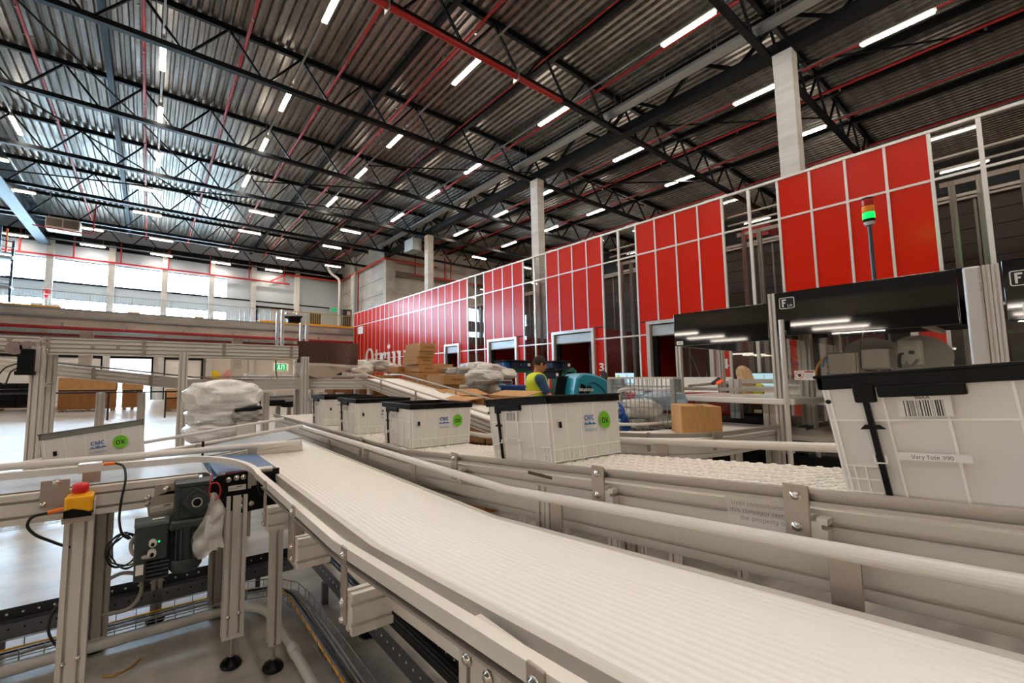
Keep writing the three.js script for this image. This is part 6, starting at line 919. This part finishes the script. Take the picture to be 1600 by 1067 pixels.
{
  const face = -Math.PI / 2 + 0.45;
  const t1 = wthing('work_table', 'white work table behind the machine glazing where the woman stands', 'table', [8.3, 0, -2.3]); part(t1, 'top', rb(1.0, 0.04, 2.2, 0.01, 8.4, 1.16, -2.3), M.whiteGloss); for (const [i, j] of [[-0.4, -1], [0.4, -1], [-0.4, 1], [0.4, 1]]) part(t1, 'leg', bb(8.4 + i - 0.03, 8.4 + i + 0.03, 0, 1.14, -2.3 + j - 0.03, -2.3 + j + 0.03), M.alu); part(t1, 'back_rail', bb(8.8, 8.85, 1.2, 1.45, -3.4, -1.2), M.whiteGloss);
  screen('lit monitor in front of the blonde woman', [8.15, 1.18, -2.62], 0.34, 0.24, face);
  const t2 = wthing('work_table', 'pale work table along the glazed strip with the distant monitor', 'table', [11.4, 0, -6.3]); part(t2, 'top', rb(0.8, 0.05, 3.2, 0.01, 11.6, 1.15, -5.9), M.whiteGloss); part(t2, 'back_panel', bb(11.95, 12, 1.1, 1.55, -7.3, -4.4), M.whiteGloss); for (const [i, j] of [[-0.3, -1.5], [0.3, -1.5], [-0.3, 1.5], [0.3, 1.5]]) part(t2, 'leg', bb(11.6 + i - 0.03, 11.6 + i + 0.03, 0, 1.12, -5.9 + j - 0.03, -5.9 + j + 0.03), M.alu);
  screen('lit monitor in front of the distant dark haired worker', [11.5, 1.18, -6.85], 0.5, 0.32, face);
  // green benches with dark crates in front of the dock doors
  const bench = (lab, a, b, y) => { const w = wthing('green_bench', lab, 'bench', [(a[0] + b[0]) / 2, 0, (a[2] + b[2]) / 2]); parts(w, 'top_bar', [bar([a[0], y, a[2]], [b[0], y, b[2]], 0.1), bar([a[0], y - 0.5, a[2]], [b[0], y - 0.5, b[2]], 0.08)], M.green); for (const q of [a, b]) part(w, 'leg', bb(q[0] - 0.05, q[0] + 0.05, 0, y, q[2] - 0.05, q[2] + 0.05), M.green); return w; };
  bench('green steel bench frame right of the standing man', [8.41, 1.731, -6.507], [8.591, 1.731, -6.391], 1.72); bench('green steel bench frame directly behind the standing man', [7.931, 1.716, -6.814], [8.203, 1.716, -6.64], 1.72); bench('green steel bench frame left of the standing man', [7.116, 1.716, -7.336], [7.685, 1.716, -6.972], 1.7);
  const mesh = (lab, p, w, h, m = M.darkBlue) => { const c = wthing('dark_crate', lab, 'crate', [p[0], p[1], p[2]]); part(c, 'body', rb(w, h, 0.35, 0.02, p[0], p[1] + h / 2, p[2]), m); part(c, 'rim', rb(w + 0.04, 0.05, 0.39, 0.01, p[0], p[1] + h - 0.025, p[2]), M.blackMatte); part(c, 'label', tf(new THREE.PlaneGeometry(0.09, 0.07), p[0] + w * 0.25, p[1] + h * 0.5, p[2] + 0.19), M.white); };
  mesh('dark crate on the green bench left of the man, left one', [7.192, 1.746, -7.285], 0.3, 0.2, M.blueCrate); mesh('dark crate on the green bench left of the man, middle one', [7.386, 1.746, -7.16], 0.36, 0.2); mesh('dark crate on the green bench left of the man, right one', [7.542, 1.746, -7.061], 0.2, 0.18);
  mesh('dark crate on the green bench behind the man, upper', [8.177, 1.731, -6.656], 0.42, 0.2); mesh('dark crate with white label right of the man, upper', [8.332, 1.731, -6.556], 0.26, 0.2); mesh('dark crate with white label under the green bench', [7.947, 1.501, -6.587], 0.22, 0.2);
  const bc = [5.31, 1.214, -5.205], c = wthing('blue_crate', 'bright blue plastic crate left of the standing man', 'crate', [bc[0], 0.9, bc[2]]); part(c, 'body', rb(0.36, 0.22, 0.3, 0.02, bc[0], bc[1] + 0.05, bc[2]), M.blueCrate); part(c, 'rim', rb(0.4, 0.04, 0.34, 0.01, bc[0], bc[1] + 0.16, bc[2]), M.blueCrate);
  const bt = wthing('low_bench', 'low wooden topped bench under the blue crate', 'bench', [bc[0], 0, bc[2]]); part(bt, 'top', bb(bc[0] - 0.6, bc[0] + 0.6, bc[1] - 0.1, bc[1] - 0.06, bc[2] - 0.4, bc[2] + 0.3), M.kraft); for (const i of [-0.55, 0.55]) part(bt, 'leg', bb(bc[0] + i - 0.03, bc[0] + i + 0.03, 0, bc[1] - 0.1, bc[2] - 0.3, bc[2] + 0.2), M.green);
}
// ---------- blue-green machine hood and black panel behind the middle tote ----------
{
  const d = 4.6, o = [4.141, 1.36, -2.842], s = d / 650, m = wthing('floor_machine', 'turquoise machine hood with white lettering behind the middle tote', 'machine', [o[0], 0, o[2]]);
  const pts = [[-32, -30], [-32, 2], [-28, 20], [-22, 25], [-14, 26], [0, 23], [12, 18], [20, 12], [27, 0], [30, -14], [30, -30]].map(([x, y]) => [x * s, y * s]);
  M.teal = std(0x1f8aa0, 0.35); const body = poly(pts, 0.34, 0.02);
  const g = part(m, 'hood', tf(body, o[0], o[1], o[2] - 0.05, 0, -0.5, 0), M.teal);
  part(m, 'hood_groove', tf(tube([[-20 * s, -12 * s, 0.195], [-18 * s, 6 * s, 0.195], [-8 * s, 15 * s, 0.195], [6 * s, 8 * s, 0.195], [16 * s, -6 * s, 0.195]], 0.008, 40), o[0], o[1], o[2] - 0.05, 0, -0.5, 0), M.tealDark = std(0x0e6074, 0.4));
  part(m, 'grip', tf(rb(0.13, 0.04, 0.2, 0.015, 12 * s, 15 * s, 0.05, 0, 0, -0.4), o[0], o[1], o[2] - 0.02, 0, -0.5, 0), M.blackMatte);
  part(m, 'badge', tf(poly([[-29, -2], [-25, 13], [-17, 9], [-9, 9], [-13, -2]].map(([x, y]) => [x * s, y * s]), 0.006), o[0], o[1], o[2] - 0.05, 0, -0.5, 0).translate(Math.sin(-0.5) * 0.196, 0, Math.cos(-0.5) * 0.196), M.black);
  const lt = new TextGeometry('Makita', { font: sans, size: 0.034, depth: 0.006, curveSegments: 3 }); lt.translate(-29 * s, 1.5 * s, 0.2); part(m, 'lettering', tf(lt, o[0], o[1], o[2] - 0.05, 0, -0.5, 0), M.white);
  part(m, 'stand', bb(o[0] - 0.2, o[0] + 0.2, 0, o[1] - 0.18, o[2] - 0.25, o[2] + 0.1), M.blackMatte);
  const q = [3.948, 1.429, -3.078]; const b = wthing('display_board', 'black tilted panel standing left of the turquoise hood', 'panel', [q[0], 0, q[2]]); part(b, 'panel', tf(poly([[-17, -24], [-9, 14], [15, 14], [13, -24]].map(([x, y]) => [x * s, y * s]), 0.03, 0.004), q[0], q[1], q[2], 0, -0.5, 0), M.blackMatte); part(b, 'post', bb(q[0] - 0.04, q[0] + 0.04, 0, q[1] - 0.1, q[2] - 0.1, q[2] - 0.02), M.blackMatte);
}
// ---------- wire containers with bagged clothes ----------
function wireBox(name, lab, cx, cz, w, h, d, y, turn, step = 0.05) {
  const t = thing(name, lab, 'wire container', [cx, 0, cz], turn), W = [];
  for (let i = 0; i <= w / step + 0.01; i++) for (const s of [-1, 1]) W.push(rod([-w / 2 + i * step, y, s * d / 2], [-w / 2 + i * step, y + h, s * d / 2], 0.0032, 4));
  for (let i = 0; i <= d / step + 0.01; i++) for (const s of [-1, 1]) W.push(rod([s * w / 2, y, -d / 2 + i * step], [s * w / 2, y + h, -d / 2 + i * step], 0.0032, 4));
  for (let k = 0; k <= h / 0.09; k++) for (const s of [-1, 1]) W.push(rod([-w / 2, y + k * 0.09, s * d / 2], [w / 2, y + k * 0.09, s * d / 2], 0.0035, 4), rod([s * w / 2, y + k * 0.09, -d / 2], [s * w / 2, y + k * 0.09, d / 2], 0.0035, 4));
  part(t, 'wire_mesh', W, M.galv); part(t, 'base', bb(-w / 2, w / 2, y - 0.02, y, -d / 2, d / 2), M.galv); part(t, 'top_rim', [bb(-w / 2, w / 2, y + h, y + h + 0.018, d / 2 - 0.01, d / 2 + 0.01), bb(-w / 2, w / 2, y + h, y + h + 0.018, -d / 2 - 0.01, -d / 2 + 0.01), bb(-w / 2 - 0.01, -w / 2 + 0.01, y + h, y + h + 0.018, -d / 2, d / 2), bb(w / 2 - 0.01, w / 2 + 0.01, y + h, y + h + 0.018, -d / 2, d / 2)], M.greyTube);
  for (const [i, j] of [[-1, -1], [1, -1], [-1, 1], [1, 1]]) part(t, 'corner_post', bb(i * w / 2 - 0.014, i * w / 2 + 0.014, 0.02, y + h, j * d / 2 - 0.014, j * d / 2 + 0.014), M.galv);
  return t;
}
{
  const bagM = [0xd9d4cc, 0xc2bdb6, 0xe6e0d6, 0x8f8f93, 0xb7aca0, 0x9fb6c6, 0xd8b8a0].map(c => new THREE.MeshPhysicalMaterial({ color: c, roughness: 0.3, transmission: 0.1, thickness: 0, clearcoat: 0.4, clearcoatRoughness: 0.2, bumpMap: crease, bumpScale: 0.007 }));
  const A = [4.934, 1.127, -5.692]; wireBox('wire_container', 'wire mesh container full of bagged clothes left of the standing man', A[0], A[2], 0.95, 0.32, 0.8, A[1] + 0.02, 0.1); const A2 = [5.135, 1.4, -6.49]; wireBox('wire_container', 'wire mesh container of bagged clothes behind the front cartons', A2[0], A2[2], 0.8, 0.3, 0.8, A2[1], 0.1);
  const names = ['greyish', 'pale', 'cream', 'dark grey', 'beige', 'light blue', 'peach'];
  const heap = (grp, list) => list.sort((a, b) => a[0][0] - b[0][0]).forEach(([p, r, k], i) => single('clothes_bag', tf(blob(r, r * 0.42, r * 0.8, 0.1, 4, 9), p[0], p[1], p[2], 0, rnd() * 3, 0), bagM[k], `${names[k]} clothes bag, ${nth[i]} from left in the heap ${grp}`, 'clothes bag', 'bagged clothes in the heap ' + grp));
  heap('over the wire cages', [[[4.855, 1.403, -6.431], 0.22, 0], [[5.015, 1.525, -6.317], 0.24, 1], [[5.338, 1.627, -6.339], 0.22, 3], [[5.364, 1.599, -6.086], 0.26, 2], [[5.276, 1.524, -5.673], 0.28, 1], [[5.454, 1.501, -5.562], 0.22, 2], [[5.018, 1.41, -5.611], 0.3, 0], [[4.86, 1.35, -5.956], 0.25, 4], [[5.568, 1.702, -6.184], 0.14, 6], [[4.89, 1.251, -5.708], 0.26, 3], [[5.188, 1.24, -5.519], 0.22, 2], [[4.489, 1.225, -5.729], 0.2, 0], [[5.359, 1.644, -5.847], 0.1, 5]]);
  heap('before the wall lettering', [[[3.475, 1.631, -7.888], 0.22, 3], [[3.605, 1.683, -7.8], 0.24, 2], [[3.76, 1.644, -7.704], 0.22, 0], [[3.935, 1.67, -7.589], 0.25, 1], [[4.091, 1.631, -7.493], 0.22, 2], [[4.284, 1.646, -7.488], 0.18, 4], [[3.98, 1.744, -7.911], 0.16, 6], [[3.589, 1.577, -7.582], 0.2, 2]]);
  const tt = [3.832, 1.527, -7.669], T = wthing('sorting_table', 'long brown topped table under the heap of bags before the lettering', 'table', [tt[0], 0, tt[2]]); part(T, 'top', bx(1.6, 0.04, 0.8, tt[0], tt[1] - 0.02, tt[2], 0, 0.6, 0), M.kraftDark); for (const i of [-0.6, 0, 0.6]) part(T, 'leg', bb(tt[0] + i - 0.04, tt[0] + i + 0.04, 0, tt[1] - 0.04, tt[2] - i * 0.6 - 0.04, tt[2] - i * 0.6 + 0.04), M.alu);
  const rc = [3.074, 1.677, -7.783]; single('red_parcel', tf(blob(0.1, 0.09, 0.1, 0.06, 3, 7), rc[0], rc[1], rc[2]), M.redPlastic, 'small red wrapped parcel under the curved chute', 'parcel');
  // wire trolley right of the middle tote
  const B = [3.966, 0.915, -2.163]; wireBox('wire_trolley', 'wire mesh trolley right of the middle tote holding bags and pads', B[0], B[2], 0.62, 0.52, 0.5, 0.98, 0.35, 0.035);
  heap('inside the wire trolley', [[[3.895, 1.142, -2.187], 0.2, 2], [[4.044, 1.214, -2.085], 0.2, 5], [[3.8, 1.028, -2.198], 0.14, 1], [[3.99, 1.046, -2.135], 0.16, 2]]); const wp = [4.246, 1.312, -2.184]; single('trolley_flap', bx(0.3, 0.012, 0.26, wp[0], wp[1], wp[2], 0.1, 0.35, 0.05), M.white, 'white board lying across the wire trolley', 'board');
  const lid = [3.615, 1.364, -2.107], hl = wthing('tube_frame', 'pale plastic handle frame at the left end of the wire trolley', 'handle', [lid[0], 1.2, lid[2]]); part(hl, 'frame', tube([[3.539, 1.228, -2.168], [3.527, 1.387, -2.16], [3.551, 1.404, -2.144], [4.139, 1.39, -2.126], [4.359, 1.394, -2.104]], 0.016, 30), M.greyTube);
  const st = [], sb = [[3.432, 1.291, -2.112], [3.423, 1.239, -2.062], [3.446, 1.18, -2.113], [3.494, 1.136, -2.086], [3.459, 1.081, -2.114]]; for (let i = 0; i < 7; i++) st.push(tube(sb.map((q, j) => [q[0] + 0.012 * i * (j % 2 ? 1 : 0.6) + rr(-0.01, 0.01), q[1] - 0.02 * i * (1 - j / 6) + rr(-0.008, 0.008), q[2]]), 0.008, 24, 5));
  single('strap_bundle', st, std(0x1d4c9a, 0.6), 'tangled blue straps hanging on the wire trolley beside the middle tote', 'strap', null, 'stuff');
  const rv = [5.581, 1.26, -3.121]; single('red_bin', rb(0.3, 0.2, 0.3, 0.02, rv[0], rv[1] - 0.05, rv[2]), M.redPlastic, 'red plastic bin seen through the wire trolley', 'bin'); const rs = wthing('bin_stand', 'dark stand under the red bin', 'stand', [rv[0], 0, rv[2]]); part(rs, 'stand', bb(rv[0] - 0.2, rv[0] + 0.2, 0, rv[1] - 0.15, rv[2] - 0.2, rv[2] + 0.2), M.blackMatte);
}
// ---------- curved roller conveyor with a carton, red cases ----------
{
  const c = wthing('curved_conveyor', 'curved aluminium feeder conveyor carrying a brown carton behind the tote conveyor', 'conveyor', [2.9, 0, -2.4]);
  const P = [[2.771, 1.05, -1.843], [2.883, 1.054, -1.771], [3.03, 1.057, -1.617], [3.248, 1.057, -1.477], [3.57, 1.061, -1.39], [3.971, 1.072, -1.37], [4.672, 1.081, -1.338]].map(p => [p[0], 1.1, p[2]]);
  const S = new THREE.CatmullRomCurve3(P.map(p => V(...p))).getPoints(40).map(p => p.toArray());
  part(c, 'guard_rail', sweep(cSection(0.02, 0.03), S), M.aluGuard2); part(c, 'side_beam', sweep(slotted(0.03, 0.13, 0, 2, 0.009, 0.008).map(([a, b]) => [a - 0.03, b - 0.1]), S), M.alu); part(c, 'belt', sweep([[-0.04, -0.03], [-0.5, -0.03], [-0.5, -0.04], [-0.04, -0.04]], S), M.beltWhite); part(c, 'outer_tube', sweep(circle(0.013).map(([a, b]) => [a - 0.55, b + 0.02]), S), M.greyTube);
  for (const i of [12, 24]) part(c, 'bracket', rb(0.03, 0.13, 0.01, 0.002, S[i][0] - 0.02, 1.06, S[i][2] + 0.03), M.plate); for (const i of [6, 18, 32]) part(c, 'leg', prof([S[i][0], 0, S[i][2] - 0.06], [S[i][0], 0.95, S[i][2] - 0.06], 0.06, 0.06, 1, 1), M.alu);
  const k = [3.625, 1.012, -1.598], bx1 = wthing('carton', 'brown carton riding the curved feeder conveyor right of the wire trolley', 'carton', [k[0], 1.07, k[2]]); part(bx1, 'body', rb(0.34, 0.225, 0.26, 0.006, k[0], 1.185, k[2], 0, 0.65, 0), M.kraft); part(bx1, 'tape', bx(0.342, 0.002, 0.05, k[0], 1.299, k[2], 0, 0.65, 0), std(0xa47a48, 0.4));
  const rc = (lab, p, w, h) => { const t = wthing('red_case', lab, 'case', [p[0], p[1], p[2]]); part(t, 'body', rb(0.35, h, w, 0.02, p[0], p[1] + h / 2, p[2]), M.red); part(t, 'mark', tf(new THREE.PlaneGeometry(w * 0.5, h * 0.14), p[0] - 0.178, p[1] + h * 0.25, p[2], 0, -Math.PI / 2, 0), std(0xe0a090, 0.5)); part(t, 'latch', bx(0.02, 0.03, 0.05, p[0] - 0.18, p[1] + h * 0.7, p[2]), M.blackMatte); };
  rc('red plastic case under the work table behind the carton', [5.966, 1.07, -2.417], 0.5, 0.26); rc('smaller red plastic case right of the larger one', [6.261, 1.074, -2.287], 0.26, 0.25);
  const cs = wthing('case_shelf', 'dark low shelf under the red cases', 'shelf', [5.4, 0, -2.0]); part(cs, 'shelf', bb(5.0, 6.4, 0, 1.07, -2.7, -1.3), M.blackMatte); part(cs, 'front_rail', bb(4.96, 5.0, 1.0, 1.06, -2.7, -1.3), M.alu);
  const b = [6.085, 1.095, -1.981], bk = wthing('black_case', 'black plastic case with white label left of the glass cell', 'case', [b[0], 1.07, b[2]]); part(bk, 'body', rb(0.3, 0.2, 0.34, 0.012, b[0], 1.17, b[2]), M.black); part(bk, 'label', facing(0.07, 0.035, b[0] - 0.152, 1.13, b[2] + 0.03), M.white);
  const sc = [6.111, 1.468, -2.405], h = wthing('hand_scanner', 'dark blue hand scanner with orange display on the rail of the plain machine', 'scanner', [sc[0], sc[1], sc[2]]); part(h, 'body', bar([6.051, 1.436, -2.447], [6.123, 1.509, -2.393], 0.035), M.darkBlue); part(h, 'display', bar([6.041, 1.444, -2.393], [6.093, 1.485, -2.355], 0.025), std(0xff6a30, 0.4, 0, { emissive: 0xff5a20, emissiveIntensity: 0.8 })); part(h, 'arm', bar([5.846, 1.41, -2.64], [6.294, 1.46, -2.348], 0.03), M.alu);
}
// ---------- small things on the mezzanine and legs of the packing line ----------
{
  const s = (name, lab, cat, p, w, h, d, m) => single(name, rb(w, h, d, Math.min(w, h, d) * 0.12, p[0], p[1], p[2]), m, lab, cat);
  const red = [-5.864, 7.043, -35.6], sg = wthing('fire_sign', 'small red and white fire sign on the leftmost window column', 'sign', [red[0], red[1] - 0.4, red[2]]); part(sg, 'board', rb(0.55, 0.75, 0.03, 0.01, red[0] + 0.02, red[1], red[2] + 0.0), M.white); part(sg, 'symbol', bx(0.4, 0.28, 0.02, red[0] + 0.02, red[1] + 0.16, red[2] + 0.02), M.redPlastic); part(sg, 'arrow', tf(poly([[-0.16, 0.1], [0.16, 0.1], [0, -0.12]], 0.02), red[0] + 0.02, red[1] - 0.17, red[2] + 0.02), M.redPlastic);
  const ex = [14.042, 7.831, -35.94], eg = wthing('exit_sign', 'green exit sign high above the mezzanine door in the back corner', 'exit sign', [ex[0], ex[1], ex[2]]); part(eg, 'case', rb(0.7, 0.4, 0.08, 0.02, ex[0], ex[1], ex[2]), M.white); part(eg, 'face', bx(0.6, 0.3, 0.01, ex[0], ex[1], ex[2] + 0.045), std(0x1a8a55, 0.5, 0, { emissive: 0x20c070, emissiveIntensity: 0.6 }));
  const B = [['white box on the mezzanine at far left', [-7.6, 5.6, -32], 0.9, 0.7, 0.6, M.white], ['dark blue box on the mezzanine at far left', [-6.7, 5.5, -32], 0.5, 0.5, 0.5, M.darkBlue], ['long white box on the mezzanine left of the first window column', [-5.3, 5.6, -32.5], 1.3, 0.7, 0.6, M.white], ['row of dark folders on the mezzanine below the second window', [-2.9, 5.75, -33], 1.2, 0.35, 0.3, M.darkBlue], ['orange box on the mezzanine below the second window', [-1.2, 5.8, -34], 0.9, 0.3, 0.4, M.cartonDark], ['blue box on the mezzanine right of the orange one', [0.0, 5.8, -34], 0.7, 0.3, 0.4, M.blueCrate]];
  for (const [l, p, w, h, d, m] of B) single('storage_box', rb(w, h, d, 0.03, p[0], 5.25 + h / 2, p[2]), m, l, 'box');
  const L = wthing('packing_line', 'slim legged packing conveyor behind the film pile with a dark belt', 'conveyor', [[1.923, 0.957, -7.635][0], 0, [1.923, 0.957, -7.635][2]]);
  const a = [1.554, 0.971, -7.632], b = [2.534, 0.898, -8.202]; part(L, 'bed', bar([a[0], 1.12, a[2]], [b[0], 1.12, b[2]], 0.5, 0.1), M.aluDark); part(L, 'belt', bar([a[0], 1.175, a[2]], [b[0], 1.175, b[2]], 0.46, 0.012), M.blackMatte);
  for (let i = 0; i < 5; i++) for (const q of [-0.2, 0.2]) { const t = i / 4, x = a[0] + (b[0] - a[0]) * t + q, z = a[2] + (b[2] - a[2]) * t; part(L, 'leg', prof([x, 0, z], [x, 1.08, z], 0.06, 0.06, 1, 1), M.alu); }
  const dk = [[[1.74, 1.098, -7.62], 0.5], [[2.252, 1.041, -8.012], 0.4]]; dk.forEach(([p, w], i) => single('belt_motor', rb(w, 0.1, 0.2, 0.02, p[0], p[1], p[2] + 0.3), M.blackMatte, ['dark drive unit under the packing line, left one', 'dark drive unit under the packing line, right one'][i], 'motor'));
}
renderer.render(scene, camera);
